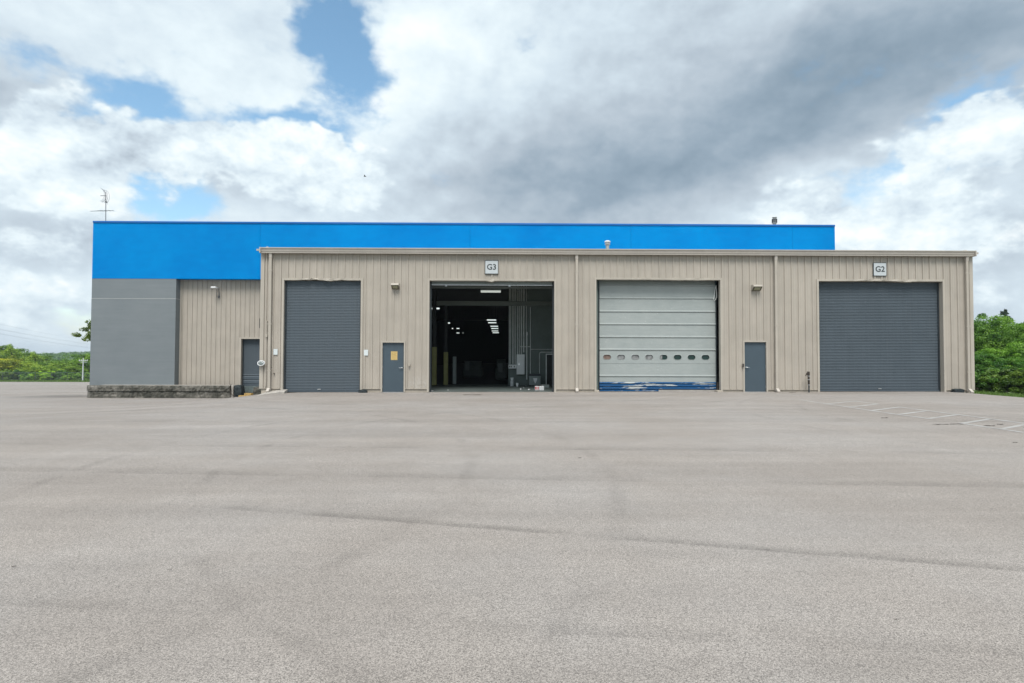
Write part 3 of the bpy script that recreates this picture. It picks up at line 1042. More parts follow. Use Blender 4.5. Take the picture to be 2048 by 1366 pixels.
for i in range(8):
    z1_, z0_ = zs[i], zs[i + 1]
    yo = 0.0
    if i == 0:
        yo = 0.05
    if i == 6:      # the section with the oval windows
        mb = MB()
        cx = [1140 + q / 4.553 for q in (337, 465, 594, 720, 851, 979, 1106, 1233)]
        cxw = [P(q, 714, YS).x for q in cx]
        cz = P(1314, 714.2, YS).z
        hw, hh_ = 0.178, 0.115
        cells = [sx0] + [(a + c) / 2 for a, c in zip(cxw[:-1], cxw[1:])] + [sx1]
        N = 40
        for j, cxj in enumerate(cxw):
            xa, xb = cells[j], cells[j + 1]
            oval, rect = [], []
            for q in range(N):
                th = 2 * math.pi * (q + 0.5) / N
                ct, st_ = math.cos(th), math.sin(th)
                # stadium outline
                ux = (hw - hh_) * (1 if ct > 0 else -1) + hh_ * ct
                oval.append((cxj + ux, cz + hh_ * st_))
                sc = 1 / max(abs(ct) / ((xb - cxj) if ct > 0 else (cxj - xa)), abs(st_) / ((z1_ - cz - 0.02) if st_ > 0 else (cz - z0_ - 0.02)))
                rect.append((cxj + ct * sc, cz + st_ * sc))
            pts = [(a, YS, c) for a, c in rect] + [(a, YS, c) for a, c in oval] + [(a, YS + 0.04, c) for a, c in oval]
            fs = []
            for q in range(N):
                r2 = (q + 1) % N
                fs += [(q, r2, N + r2, N + q), (N + q, N + r2, 2 * N + r2, 2 * N + q)]
            mb.poly(pts, *fs)
            # corner fillers of the radial split
            for sxn, szn in ((1, 1), (-1, 1), (-1, -1), (1, -1)):
                corner = (xb if sxn > 0 else xa, (z1_ - 0.02) if szn > 0 else (z0_ + 0.02))
                near = sorted(range(N), key=lambda q: (rect[q][0] - corner[0]) ** 2 + (rect[q][1] - corner[1]) ** 2)[:2]
                mb.poly([(corner[0], YS, corner[1]), (rect[near[0]][0], YS, rect[near[0]][1]), (rect[near[1]][0], YS, rect[near[1]][1])], (0, 1, 2))
        mb.box(sx0, sx1, YS - 0.006, YS + 0.04, z1_ - 0.02, z1_ - 0.004)
        mb.box(sx0, sx1, YS - 0.006, YS + 0.04, z0_ + 0.002, z0_ + 0.02)
        mb.build('door_section', M['sect'], sect)
        for j, cxj in enumerate(cxw):
            ring = []
            pm = M['pane_rust'] if j == 0 else M['pane_dirty'] if j < 4 else M['pane_dark']
            out_ = [(cxj + (hw - hh_ - 0.0) * (1 if math.cos(2 * math.pi * (q + .5) / N) > 0 else -1) + (hh_ + 0.004) * math.cos(2 * math.pi * (q + .5) / N), YS + 0.03, cz + (hh_ + 0.004) * math.sin(2 * math.pi * (q + .5) / N)) for q in range(N)]
            MB().poly(out_ + [(a, y + 0.006, c) for a, y, c in out_], tuple(range(N)), tuple(reversed(range(N, 2 * N)))).build('window_pane', pm, sect)
            rim = MB()
            inn = [(cxj + (a - cxj) * 0.93, YS - 0.012, cz + (c - cz) * 0.89) for a, y, c in out_]
            oo = [(cxj + (a - cxj) * 1.06, YS - 0.004, cz + (c - cz) * 1.09) for a, y, c in out_]
            fs = [(q, (q + 1) % N, N + (q + 1) % N, N + q) for q in range(N)]
            rim.poly(inn + oo, *fs)
            rim.build('window_rim', M['sect'], sect)
            if j == 4:
                MB().box(cxj - 0.16, cxj - 0.05, YS + 0.018, YS + 0.026, cz - 0.10, cz + 0.10).build('window_patch', M['pane_dirty'], sect)
        continue
    # a plain section: flat skin with a raised lip at its bottom edge and a groove above the next
    h = z1_ - z0_
    pr = [(YS + yo, z1_ - 0.004), (YS + yo, z0_ + 0.085), (YS + yo - 0.024, z0_ + 0.062), (YS + yo - 0.026, z0_ + 0.022), (YS + yo + 0.004, z0_ + 0.003),
          (YS + yo + 0.04, z0_ + 0.003), (YS + yo + 0.04, z1_ - 0.004)]
    if i == 0:
        pr = [(YS + 0.10, z1_ + 0.15), (YS + 0.02, z0_ + 0.06), (YS + 0.005, z0_ + 0.05), (YS + 0.003, z0_ + 0.008), (YS + 0.04, z0_ + 0.003), (YS + 0.13, z1_ + 0.15)]
    MB().extrude_x(pr, sx0, sx1).build('door_section', M['sect'], sect)
# bottom section: plain top, scraped blue ribs below
zb0 = zs[8]
zblue = P(1314, 764, YS).z
MB().extrude_x([(YS, zb0 - 0.004), (YS, zblue + 0.002), (YS + 0.04, zblue + 0.002), (YS + 0.04, zb0 - 0.004)], sx0, sx1).build('door_section', M['sect'], sect)
ribs = [zblue, P(1314, 768.6, YS).z, P(1314, 774.4, YS).z, P(1314, 779.5, YS).z]
for a, c in zip(ribs[:-1], ribs[1:]):
    MB().extrude_x([(YS + 0.002, a - 0.003), (YS - 0.03, a - 0.03), (YS - 0.036, (a + c) / 2), (YS - 0.02, c + 0.025), (YS + 0.008, c + 0.004), (YS + 0.04, c + 0.004), (YS + 0.04, a - 0.003)], sx0, sx1).build('bottom_rib', M['scraped'], sect)
xs_ = P(1317, 780, YS).x
MB().box(sx0, xs_, YS - 0.02, YS + 0.04, 0.035, ribs[-1] - 0.004).build('bottom_seal', M['scraped'], sect)
MB().box(xs_ + 0.002, sx1, YS - 0.018, YS + 0.04, 0.02, ribs[-1] - 0.004).build('bottom_seal', M['concrete'], sect)
# loose lift cable and roller bracket on the right-hand track
MB().tube([(sx1 - 0.10, YS - 0.05, zs[2] - 0.02), (sx1 - 0.02, YS - 0.06, zs[1] - 0.1), (sx1 + 0.02, YS - 0.05, zs[1] + 0.03), (sx1 + 0.05, YS - 0.05, zs[2] + 0.1), (sx1 + 0.0, YS - 0.05, zs[2] - 0.02), (sx1 - 0.06, YS - 0.05, zs[2] - 0.05)], 0.012, 6).build('lift_cable', M['conduit'], sect)
MB().box(sx1 + 0.03, sx1 + 0.13, YS - 0.08, YS + 0.02, 0.02, 0.42, 0.02).build('track_foot', M['hydrant'], sect)
# small feet at the jambs
for xa, xb in ((x0 - 0.05, x0 + 0.13), (x1 - 0.17, x1 + 0.0)):
    MB().box(xa, xb, YF - 0.055, YF + 0.30, 0.0, 0.10, 0.012).build('jamb_foot', M['beige_base'], block)

# ------------------------------------------------------------------ personnel doors
def pdoor(key, handle_side, hinges):
    x0, x1, zt = OPEN[key]
    zb = float(ground_z((x0 + x1) / 2, YF)) + 0.02
    d = MB().box(x0 + 0.014, x1 - 0.014, YF + 0.045, YF + 0.09, zb, zt - 0.016, 0.003).build('personnel_door', M['door'], block)
    hx = x1 - 0.10 if handle_side > 0 else x0 + 0.10
    hz = zb + (zt - zb) * 0.487
    mb = MB()
    bm = bmesh.new()
    bmesh.ops.create_cone(bm, cap_ends=True, segments=20, radius1=0.036, radius2=0.03, depth=0.03, matrix=Matrix.Translation((hx, YF + 0.032, hz)) @ Matrix.Rotation(math.pi / 2, 4, 'X'))
    mb.bm(bm)
    s = -handle_side
    mb.tube([(hx, YF + 0.02, hz), (hx, YF - 0.02, hz), (hx + s * 0.03, YF - 0.028, hz - 0.002), (hx + s * 0.125, YF - 0.022, hz - 0.008)], [0.014, 0.014, 0.013, 0.010], 8)
    mb.build('handle', M['chrome'], d, smooth=False)
    for q in (0.1, 0.5, 0.9):
        hxx = x0 + 0.012 if hinges < 0 else x1 - 0.012
        MB().tube([(hxx, YF + 0.038, zb + (zt - zb) * q - 0.055), (hxx, YF + 0.038, zb + (zt - zb) * q + 0.055)], 0.01, 8).build('hinge', M['galv'], d)
    MB().box(x0 + 0.014, x1 - 0.014, YF + 0.0, YF + 0.10, zb - 0.02, zb - 0.003).build('threshold', M['galv'], d)


pdoor('pa', 1, -1)
pdoor('pb', -1, 1)

# ------------------------------------------------------------------ signs, notices, wall lamps, boxes
def text_mesh(s, size):
    cu = bpy.data.curves.new('glyphs', 'FONT')
    cu.body = s
    cu.size = size
    cu.align_x = 'CENTER'
    cu.align_y = 'CENTER'
    cu.extrude = 0.002
    cu.offset = 0.006
    o = bpy.data.objects.new('glyphs', cu)
    COL.objects.link(o)
    dg = bpy.context.evaluated_depsgraph_get()
    me = bpy.data.meshes.new_from_object(o.evaluated_get(dg))
    bpy.data.objects.remove(o)
    bpy.data.curves.remove(cu)
    return me


def bay_sign(px0, py0, px1, py1, txt, label):
    a, c = P(px0, py0, YF - 0.05), P(px1, py1, YF - 0.05)
    th = thing('bay_sign', ((a.x + c.x) / 2, YF - 0.035, c.z), label, 'sign', 'square bay number signs')
    y = YF - 0.06
    MB().box(a.x, c.x, y + 0.004, YF - 0.033, c.z, a.z, 0.006).build('border', M['sign_black'], th)
    MB().box(a.x + 0.028, c.x - 0.028, y - 0.002, y + 0.003, c.z + 0.028, a.z - 0.028, 0.001).build('plate', simple('sign_white', (0.50, 0.54, 0.56), 0.5, var=0.05), th)
    me = text_mesh(txt, 0.34)
    me.materials.clear()
    me.materials.append(M['sign_black'])
    o = bpy.data.objects.new('lettering', me)
    COL.objects.link(o)
    o.parent = th
    o.location = (0, y - 0.006 - th.location.y, (a.z + c.z) / 2 - th.location.z)
    o.rotation_euler = (math.pi / 2, 0, 0)


bay_sign(969.5, 520.5, 997, 548.5, 'G3', 'square white sign reading G3 with black border above the open bay')
bay_sign(1746, 525, 1773.5, 552.5, 'G2', 'square white sign reading G2 with black border above the wide grey door')


def paper(px0, py0, px1, py1, Y, mat, name, label):
    a, c = P(px0, py0, Y), P(px1, py1, Y)
    th = thing(name, ((a.x + c.x) / 2, Y, c.z), label, 'notice')
    s = MB().box(a.x, c.x, Y - 0.004, Y, c.z, a.z).build('sheet', mat, th)
    return th, a, c


for px0, px1, py0, lab in ((547, 555, 698, 'small white notice between the downspout and the narrow grey door'),
                           (728, 736, 699.5, 'small white notice right of the narrow grey door')):
    th, a, c = paper(px0, py0, px1, py0 + 11.5, YF - 0.036, M['notice_white'], 'wall_notice', lab)
    xm = (a.x + c.x) / 2
    zz = a.z
    mb = MB()
    yy = YF - 0.0425
    mb.box(xm - 0.035, xm + 0.035, yy, yy + 0.002, zz - 0.055, zz - 0.043)
    mb.box(xm + 0.023, xm + 0.036, yy, yy + 0.002, zz - 0.10, zz - 0.056)
    mb.box(xm - 0.035, xm - 0.025, yy, yy + 0.002, zz - 0.09, zz - 0.056)
    mb.build('printed_mark', M['panel_grey'], th)
th, a, c = paper(782, 702.7, 794.7, 720, YF + 0.0425, M['notice_yellow'], 'door_notice', 'yellow notice stuck on the left grey personnel door')

def wall_lamp(px0, py0, px1, py1, skew, label):
    a, c = P(px0, py0, YF - 0.15), P(px1, py1, YF - 0.15)
    xa, xb = a.x, c.x
    zt_, zb_ = a.z, c.z
    th = thing('wall_lamp', ((xa + xb) / 2, YF, zb_), label, 'lamp', 'box wall lamps on the metal block')
    h = zt_ - zb_
    yb = YF - 0.034
    pr = [(yb, zt_), (yb - 0.20, zt_ - 0.01), (yb - 0.23, zt_ - 0.085), (yb - 0.03, zb_), (yb, zb_)]
    MB().extrude_x(pr, xa, xb).build('housing', M['beige_trim'], th)
    # glazed face looking down and out
    e = Vector((0, 0.20, -(zt_ - 0.085 - zb_)))
    nrm = Vector((0, e.z, -e.y)).normalized()
    if nrm.z > 0:
        nrm = -nrm
    A = Vector((0, yb - 0.23, zt_ - 0.085))
    B = Vector((0, yb - 0.03, zb_))

    def face(u0, u1, w0, w1, off, th_, mat, nm):
        q = []
        for o_ in (off, off + th_):
            for (uu, ww) in ((u0, w0), (u1, w0), (u1, w1), (u0, w1)):
                pnt = A.lerp(B, ww) + nrm * o_
                q.append((xa + (xb - xa) * uu, pnt.y, pnt.z))
        MB().poly(q, (0, 1, 2, 3), (7, 6, 5, 4), (0, 4, 5, 1), (1, 5, 6, 2), (2, 6, 7, 3), (3, 7, 4, 0)).build(nm, mat, th)
    face(0.02, 0.98, 0.02, 0.98, 0.001, 0.012, M['lamp_rim'], 'bezel')
    face(0.16, 0.84, 0.14, 0.80, 0.014, 0.006, M['lens'], 'lens')


wall_lamp(783, 566.5, 798, 577.5, 0, 'boxy wall lamp left of the open bay')
wall_lamp(1505, 569.5, 1523, 581, 0, 'boxy wall lamp above the right grey personnel door')

# small boxes beside the doors
a = P(819, 730, YF)
o = MB().box(a.x - 0.035, a.x + 0.035, YF - 0.10, YF - 0.002, a.z - 0.055, a.z + 0.055, 0.008).build('doorbell_box', M['beige_trim'])
tag(o, 'small beige switch box right of the left personnel door', 'switch box')
a = P(1485, 730.5, YF)
o = MB().box(a.x - 0.035, a.x + 0.03, YF - 0.105, YF - 0.044, a.z - 0.07, a.z + 0.07, 0.008).build('keypad_box', M['brown'])
tag(o, 'small dark brown keypad box left of the right personnel door', 'keypad')
a = P(549, 747, YF)
o = MB().tube([(a.x, YF + 0.0, a.z), (a.x, YF - 0.05, a.z), (a.x + 0.01, YF - 0.06, a.z - 0.02)], 0.022, 8).build('wall_spigot', M['hydrant'])
tag(o, 'small brown spigot low on the wall beside the left downspout', 'spigot')

# conduit and dome lamp on the left corner
xc = P(534, 700, YF).x
th = thing('wall_conduit', (xc, YF - 0.05, P(534, 770, YF).z), 'thin painted conduit running up the left corner beside the downspout', 'conduit')
z0_, z1_ = P(534, 772, YF).z, P(534, 643, YF).z
MB().tube([(xc, YF - 0.065, z0_), (xc, YF - 0.065, z1_), (xc, YF - 0.0, z1_ + 0.04)], 0.016, 8).build('pipe', M['beige_trim'], th)
zq = P(534, 672, YF).z
MB().box(xc - 0.045, xc + 0.045, YF - 0.10, YF - 0.03, zq - 0.06, zq + 0.06, 0.006).build('junction_box', M['beige_trim'], th)
c = P(522.5, 726, YF - 0.15)
th = thing('guarded_lamp', (c.x, YF - 0.15, c.z - 0.12), 'round white guarded dock lamp on the left corner', 'lamp')
n = 24
ringp = [(c.x + 0.145 * math.cos(2 * math.pi * i / n), c.y + 0.03 * math.sin(2 * math.pi * i / n) - 0.02, c.z - 0.02 + 0.085 * math.sin(2 * math.pi * i / n) + (0.03 if math.sin(2 * math.pi * i / n) > 0 else 0)) for i in range(n + 1)]
MB().tube(ringp, 0.016, 8).build('rim', M['white_paint'], th, smooth=True)
bm = bmesh.new()
bmesh.ops.create_uvsphere(bm, u_segments=20, v_segments=10, radius=0.135)
for q in bm.verts:
    q.co = Vector((q.co.x, q.co.y * 0.55, q.co.z * 0.62))
bmesh.ops.translate(bm, verts=bm.verts, vec=(c.x, c.y + 0.02, c.z - 0.02))
MB().bm(bm).build('reflector', M['cabinet'], th, smooth=True)
mb = MB()
mb.tube([(c.x - 0.14, c.y - 0.03, c.z - 0.03), (c.x, c.y - 0.06, c.z + 0.09), (c.x + 0.14, c.y - 0.03, c.z - 0.03)], 0.012, 6)
mb.build('guard_bar', M['white_paint'], th)
MB().tube([(c.x + 0.05, c.y + 0.05, c.z), (c.x + 0.1, YF - 0.02, c.z)], 0.03, 8).build('bracket', M['white_paint'], th)
# door staple bracket
a, c = P(521.5, 637, YF - 0.03), P(521.5, 656, YF - 0.03)
o = MB().tube([(XL - 0.05, YF - 0.0, a.z), (XL - 0.075, YF - 0.02, a.z), (XL - 0.075, YF - 0.02, c.z), (XL - 0.05, YF - 0.0, c.z)], 0.011, 6).build('grab_bracket', M['steel_dark'])
tag(o, 'thin dark bracket on the left edge of the metal block', 'bracket')

# rubber wheel stops / loose blocks at the wall
def lump(name, px, py, w, d, h, mat, label, cat, seed):
    g = P(px, py, YF - 0.2)
    z = float(ground_z(g.x, YF - 0.2))
    bm = bmesh.new()
    bmesh.ops.create_cube(bm, size=1.0)
    bmesh.ops.subdivide_edges(bm, edges=bm.edges[:], cuts=3, use_grid_fill=True)
    rr = random.Random(seed)
    for q in bm.verts:
        x_, y_, z_ = q.co
        k = 1 - 0.25 * (abs(x_ * 2) ** 4 + abs(y_ * 2) ** 4) * (0.5 if z_ > 0 else 0.1)
        q.co = Vector((x_ * w + rr.uniform(-.012, .012), y_ * d + rr.uniform(-.012, .012), (z_ + 0.5) * h * k + (rr.uniform(-.008, .008) if z_ > -.49 else 0)))
    bmesh.ops.translate(bm, verts=bm.verts, vec=(g.x, YF - 0.06 - d / 2, z - 0.002))
    o = MB().bm(bm).build(name, mat)
    return tag(o, label, cat)


lump('rubber_block', 725.5, 783, 0.34, 0.22, 0.13, M['rubber'], 'black rubber block on the ground right of the narrow grey door', 'rubber block', 3)
lump('rubber_block', 1917, 784, 0.40, 0.22, 0.16, M['rubber'], 'black rubber block on the ground right of the wide grey door', 'rubber block', 9)

# yard hydrant
g = P(1618, 783, YF - 0.3)
gz = float(ground_z(g.x, YF - 0.3))
zt_ = P(1618, 743, YF - 0.3).z
th = thing('yard_hydrant', (g.x, YF - 0.3, gz), 'dark rusty yard hydrant standing left of the wide grey door', 'hydrant')
zm = gz + (zt_ - gz) * 0.32
MB().tube([(g.x, YF - 0.3, gz - 0.05), (g.x, YF - 0.3, zm)], 0.030, 10).build('pipe', M['steel_dark'], th)
MB().tube([(g.x, YF - 0.3, zm), (g.x - 0.015, YF - 0.3, zt_ - 0.12)], 0.043, 10).build('casing', M['hydrant'], th)
MB().box(g.x - 0.062, g.x + 0.026, YF - 0.345, YF - 0.255, zt_ - 0.16, zt_, 0.012).build('head', M['hydrant'], th)
MB().tube([(g.x - 0.04, YF - 0.31, zt_ - 0.05), (g.x - 0.10, YF - 0.32, zt_ - 0.09), (g.x - 0.15, YF - 0.32, zt_ - 0.19)], [0.022, 0.024, 0.018], 8).build('spout', M['hydrant'], th)
for zz in (zm + 0.02, zm + 0.25, zm + 0.40):
    MB().tube([(g.x - 0.005, YF - 0.3, zz), (g.x - 0.005, YF - 0.3, zz + 0.03)], 0.050, 10).build('clamp', M['galv'], th)

# ------------------------------------------------------------------ tall warehouse behind
BX0, BX1 = P(181.5, 660, YW).x, P(1670, 478, YW).x
ZTOP = P(930, 445.8, YW).z
ZBLU = P(355, 557.5, YW).z
main = thing('blue_warehouse', (BX0, YW, -1), 'tall warehouse with bright blue band above grey and beige walls', 'building')
seams = [BX0, P(520, 500, YW).x, P(940, 480, YW).x, P(1262, 480, YW).x, P(1585, 470, YW).x, BX1]
for a, c in zip(seams[:-1], seams[1:]):
    MB().box(a + 0.006, c - 0.006, YW, YW + 0.46, ZBLU, ZTOP - 0.12).build('blue_panel', M['blue'], main)
for a, c in zip(seams[:-1], seams[1:]):
    cp = MB().box(a - 0.03 + 0.032, c + 0.03 - 0.032, YW - 0.045, YW + 0.5, ZTOP - 0.115, ZTOP, 0.01).build('coping', M['blue_trim'], main)
GX1 = P(350.5, 660, YW).x
zl = P(270, 597, YW).z
PZ = P(300, 771.5, YW).z
MB().box(BX0, GX1, YW + 0.012, YB + 0.4, zl + 0.012, ZBLU - 0.003).build('grey_wall', M['grey_wall'], main)
MB().box(BX0, GX1, YW + 0.004, YB + 0.4, PZ - 0.3, zl - 0.012).build('grey_wall', M['grey_wall'], main)
MB().box(BX0 + 0.001, GX1 + 0.004, YW + 0.0, YB + 0.02, zl - 0.012, zl + 0.012).build('reglet', simple('reglet', (0.42, 0.43, 0.42), 0.5), main)
# recessed beige wall with its small dock door
dx0 = P(482.5, 700, YB).x
dx1 = dx0 + 2.45
dzt = P(500, 677.5, YB).z
zsill = P(500, 772, YB).z
phase2 = P(461, 600, YB).x
k = math.floor((GX1 - phase2) / (3 * PITCH_R))
while True:
    a = max(GX1 + 0.06, phase2 + k * 3 * PITCH_R - 0.045)
    e = min(XL + 3.0, phase2 + (k + 1) * 3 * PITCH_R - 0.045)
    k += 1
    if a >= XL + 3.0:
        break
    if e <= GX1 + 0.07:
        continue
    cuts = sorted({a, e} | {q for q in (dx0, dx1) if a + 0.02 < q < e - 0.02})
    for s0, s1 in zip(cuts[:-1], cuts[1:]):
        z0 = dzt if dx0 < (s0 + s1) / 2 < dx1 else zsill
        sheet('wall_panel', s0 + 0.0008, s1 - 0.0008, z0, ZBLU + 0.05, YB, phase2, M['beige'], main)
MB().box(GX1 + 0.003, GX1 + 0.10, YB - 0.05, YB - 0.0, zsill, ZBLU).build('corner_trim', M['beige_trim'], main)
for xa, xb in ((dx0 - 0.10, dx0 + 0.01), (dx1 - 0.01, dx1 + 0.10)):
    MB().box(xa, xb, YB - 0.05, YB + 0.30, zsill, dzt + 0.08).build('door_jamb', M['beige_trim'], main)
MB().box(dx0 + 0.011, dx1 - 0.011, YB - 0.05, YB + 0.30, dzt - 0.01, dzt + 0.08).build('door_header', M['beige_trim'], main)
zlow = P(500, 748, YB).z
cur = curtain('dock_door', dx0 + 0.06, dx1 - 0.06, zlow, dzt - 0.012, YB + 0.22, 0.068, main)
cur['kind'] = 'stuff'
z = zlow
for hgt in (0.13, 0.26, 0.27):
    MB().extrude_x([(YB + 0.215, z - 0.004), (YB + 0.19, z - 0.05), (YB + 0.19, z - hgt + 0.05), (YB + 0.215, z - hgt), (YB + 0.25, z - hgt), (YB + 0.25, z - 0.004)], dx0 + 0.06, dx1 - 0.06).build('bent_slat', M['curtain'], cur)
    z -= hgt
MB().box(dx0 + 0.06, dx1 - 0.06, YB + 0.17, YB + 0.25, zsill + 0.01, z - 0.002).build('bottom_bar', M['curtain'], cur)
MB().box(dx0 + 0.012, dx0 + 0.058, YB + 0.14, YB + 0.26, zsill, dzt - 0.012).build('guide_rail', M['steel_dark'], cur)
# the rest of the shell
MB().box(BX0, BX0 + 0.3, YB + 0.41, 118, -5, ZTOP - 0.2).build('side_wall', M['grey_wall'], main)
MB().box(BX1 - 0.3, BX1, YB + 0.3, 118, -5, ZTOP - 0.2).build('side_wall', M['grey_wall'], main)
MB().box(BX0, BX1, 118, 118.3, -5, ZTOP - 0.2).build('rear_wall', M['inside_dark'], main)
MB().box(BX0 + 0.02, BX1 - 0.02, YW + 0.47, 118, ZTOP - 0.9, ZTOP - 0.6).build('roof', M['roof'], main)
# interior of the open bay: floor, partition, upper wall, beam
IY = 29.3
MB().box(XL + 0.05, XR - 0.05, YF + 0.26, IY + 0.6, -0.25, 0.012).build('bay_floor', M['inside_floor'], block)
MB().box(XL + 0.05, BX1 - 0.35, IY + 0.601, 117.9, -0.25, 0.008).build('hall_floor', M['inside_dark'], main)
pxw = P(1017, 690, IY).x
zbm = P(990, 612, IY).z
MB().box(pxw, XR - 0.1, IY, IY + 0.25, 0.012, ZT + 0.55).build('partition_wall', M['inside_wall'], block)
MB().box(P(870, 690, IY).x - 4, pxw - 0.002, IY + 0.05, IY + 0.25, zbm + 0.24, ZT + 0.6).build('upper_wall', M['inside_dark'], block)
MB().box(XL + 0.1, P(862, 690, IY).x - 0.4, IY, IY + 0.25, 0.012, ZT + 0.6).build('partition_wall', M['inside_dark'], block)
bmx = MB()
zc = zbm + 0.12
bmx.box(P(862, 690, IY).x - 0.4, XR - 4, IY - 0.16, IY - 0.012, zc - 0.12, zc - 0.10)
bmx.box(P(862, 690, IY).x - 0.4, XR - 4, IY - 0.16, IY - 0.012, zc + 0.10, zc + 0.12)
bmx.box(P(862, 690, IY).x - 0.4, XR - 4, IY - 0.10, IY - 0.07, zc - 0.099, zc + 0.099)
bmx.build('header_beam', simple('beam_paint', (0.17, 0.20, 0.18), 0.5), block)
zp = P(990, 577, YF + 2.2).z
MB().box(XL + 0.2, XR - 0.2, YF + 2.2, YF + 2.28, zp, zp + 0.1).build('purlin', M['cabinet'], block)
# bay side partitions keep daylight of the other bays apart
MB().box(P(1180, 690, YF + 2).x, P(1180, 690, YF + 2).x + 0.1, YF + 0.31, IY - 0.01, 0.013, ZT + 0.2).build('side_partition', M['inside_wall'], block)
MB().box(P(820, 690, YF + 2).x - 0.4, P(820, 690, YF + 2).x - 0.3, YF + 0.31, IY - 0.01, 0.013, ZT + 0.2).build('side_partition', M['inside_dark'], block)

# columns with yellow guards, standing at the hall opening
for i, (px, w, ytop, Yc, lab) in enumerate(((868.5, 9, 694, IY - 0.3, 0), (891.5, 8.5, 704, IY + 0.2, 0), (909, 7, 713, IY + 1.0, 0))):
    g = P(px, 770, Yc)
    hw = w / 2 * Yc / F
    labs = ('leftmost steel column with yellow guard inside the open bay', 'second steel column from the left with bright yellow guard inside the open bay',
            'dull short guarded column, third from the left inside the open bay')
    th = thing('guarded_column', (g.x, Yc, 0.012), labs[i], 'column', 'columns in the open bay')
    zg = P(px, ytop, Yc).z
    if i < 2:
        MB().box(g.x - hw * 0.7, g.x + hw * 0.7, Yc - hw * 0.7, Yc + hw * 0.7, 0.014, ZT + 0.2, 0.01).build('post', M['inside_dark'], th)
    MB().box(g.x - hw, g.x + hw, Yc - hw, Yc + hw, 0.013, zg, 0.02).build('guard', M['yellow'] if i < 2 else M['cabinet'], th)

# conduits on the partition
cb = thing('conduit_bank', (pxw + 0.3, IY - 0.06, 1.0), 'bank of slim vertical conduits on the partition inside the open bay', 'conduits')
ztopc = ZT + 0.3
for px, y1, r in ((1018.5, 728, .018), (1021.0, 728, .015), (1025.5, 728, .02), (1028.0, 728, .014), (1031.0, 728, .014), (1035.5, 709, .022), (1039.5, 709, .018), (1043.0, 709, .022),
                  (1047.5, 705, .03), (1052.5, 748, .013), (1060.8, 748, .02)):
    q = P(px, y1, IY)
    MB().tube([(q.x, IY - 0.05, q.z), (q.x, IY - 0.05, ztopc if px < 1060 else zbm - 0.05)], r, 8).build('conduit', M['conduit'], cb)
q0, q1 = P(1053.5, 759, IY), P(1053.5, 664, IY)
MB().tube([(q0.x, IY - 0.1, q0.z), (q0.x, IY - 0.1, q1.z - 0.18)], 0.026, 8).build('standpipe', M['conduit'], cb)
MB().tube([(q0.x, IY - 0.1, q1.z - 0.18), (q0.x, IY - 0.1, q1.z)], 0.045, 8).build('pipe_coupling', M['conduit'], cb)
q0, q1 = P(1060, 698.5, IY), P(1112, 698.5, IY)
MB().tube([(q0.x, IY - 0.04, q0.z), (q1.x + 0.5, IY - 0.04, q0.z)], 0.012, 6).build('cross_pipe', M['conduit'], cb)
q0, q1 = P(1040, 693.5, IY), P(1061, 693.5, IY)
MB().box(q0.x, q1.x, IY - 0.09, IY - 0.075, q0.z - 0.015, q0.z + 0.015).build('strut_rail', M['conduit'], cb)
q0, q1 = P(1079, 750, IY), P(1112, 704.5, IY)
MB().tube([(q0.x, IY - 0.05, q0.z), (q0.x, IY - 0.05, q1.z - 0.06), (q0.x + 0.03, IY - 0.05, q1.z - 0.015), (q0.x + 0.09, IY - 0.05, q1.z), (q1.x + 0.5, IY - 0.05, q1.z)], 0.02, 8).build('bent_conduit', M['conduit'], cb)
a, c = P(1033.2, 708.6, IY - 0.1), P(1049, 748.8, IY - 0.1)
th = thing('breaker_panel', ((a.x + c.x) / 2, IY - 0.1, c.z), 'tall grey breaker panel on the partition inside the open bay', 'electric panel')
MB().box(a.x, c.x, IY - 0.26, IY - 0.002, c.z, a.z, 0.01).build('cabinet', M['panel_grey'], th)
MB().box(a.x + 0.03, c.x - 0.03, IY - 0.27, IY - 0.262, c.z + 0.04, a.z - 0.04, 0.004).build('panel_door', M['panel_grey'], th)
MB().box(a.x + 0.10, a.x + 0.15, IY - 0.285, IY - 0.271, (a.z + c.z) / 2 - 0.02, (a.z + c.z) / 2 + 0.05, 0.003).build('latch', M['chrome'], th)
a, c = P(1017, 729, IY - 0.1), P(1033, 737, IY - 0.1)
th = thing('meter_box', ((a.x + c.x) / 2, IY - 0.1, c.z), 'pale switch box with three dark openings beside the breaker panel', 'switch box')
MB().box(a.x, c.x - 0.006, IY - 0.2, IY - 0.002, c.z, a.z, 0.008).build('housing', M['panel_grey'], th)
for q in (0.14, 0.34, 0.74):
    xq = a.x + (c.x - a.x) * q
    MB().box(xq - 0.025, xq + 0.025, IY - 0.212, IY - 0.201, (a.z + c.z) / 2 - 0.04, (a.z + c.z) / 2 + 0.04).build('switch_opening', M['steel_dark'], th)
a, c = P(1057.5, 748, 28.3), P(1082, 774, 28.3)
th = thing('transformer_cabinet', ((a.x + c.x) / 2, 28.5, 0.012), 'low dark grey transformer cabinet with a white emblem inside the open bay', 'transformer')
MB().box(a.x + 0.02, c.x - 0.02, 28.3, 28.85, 0.06, a.z - 0.1, 0.012).build('housing', M['cabinet'], th)
MB().box(a.x, c.x, 28.27, 28.88, a.z - 0.095, a.z, 0.015).build('lid', M['steel_dark'], th)
for xa in (a.x + 0.06, c.x - 0.12):
    MB().box(xa, xa + 0.06, 28.32, 28.83, 0.0125, 0.058).build('foot', M['steel_dark'], th)
xm, zm2 = (a.x + c.x) / 2 + 0.02, a.z - 0.30
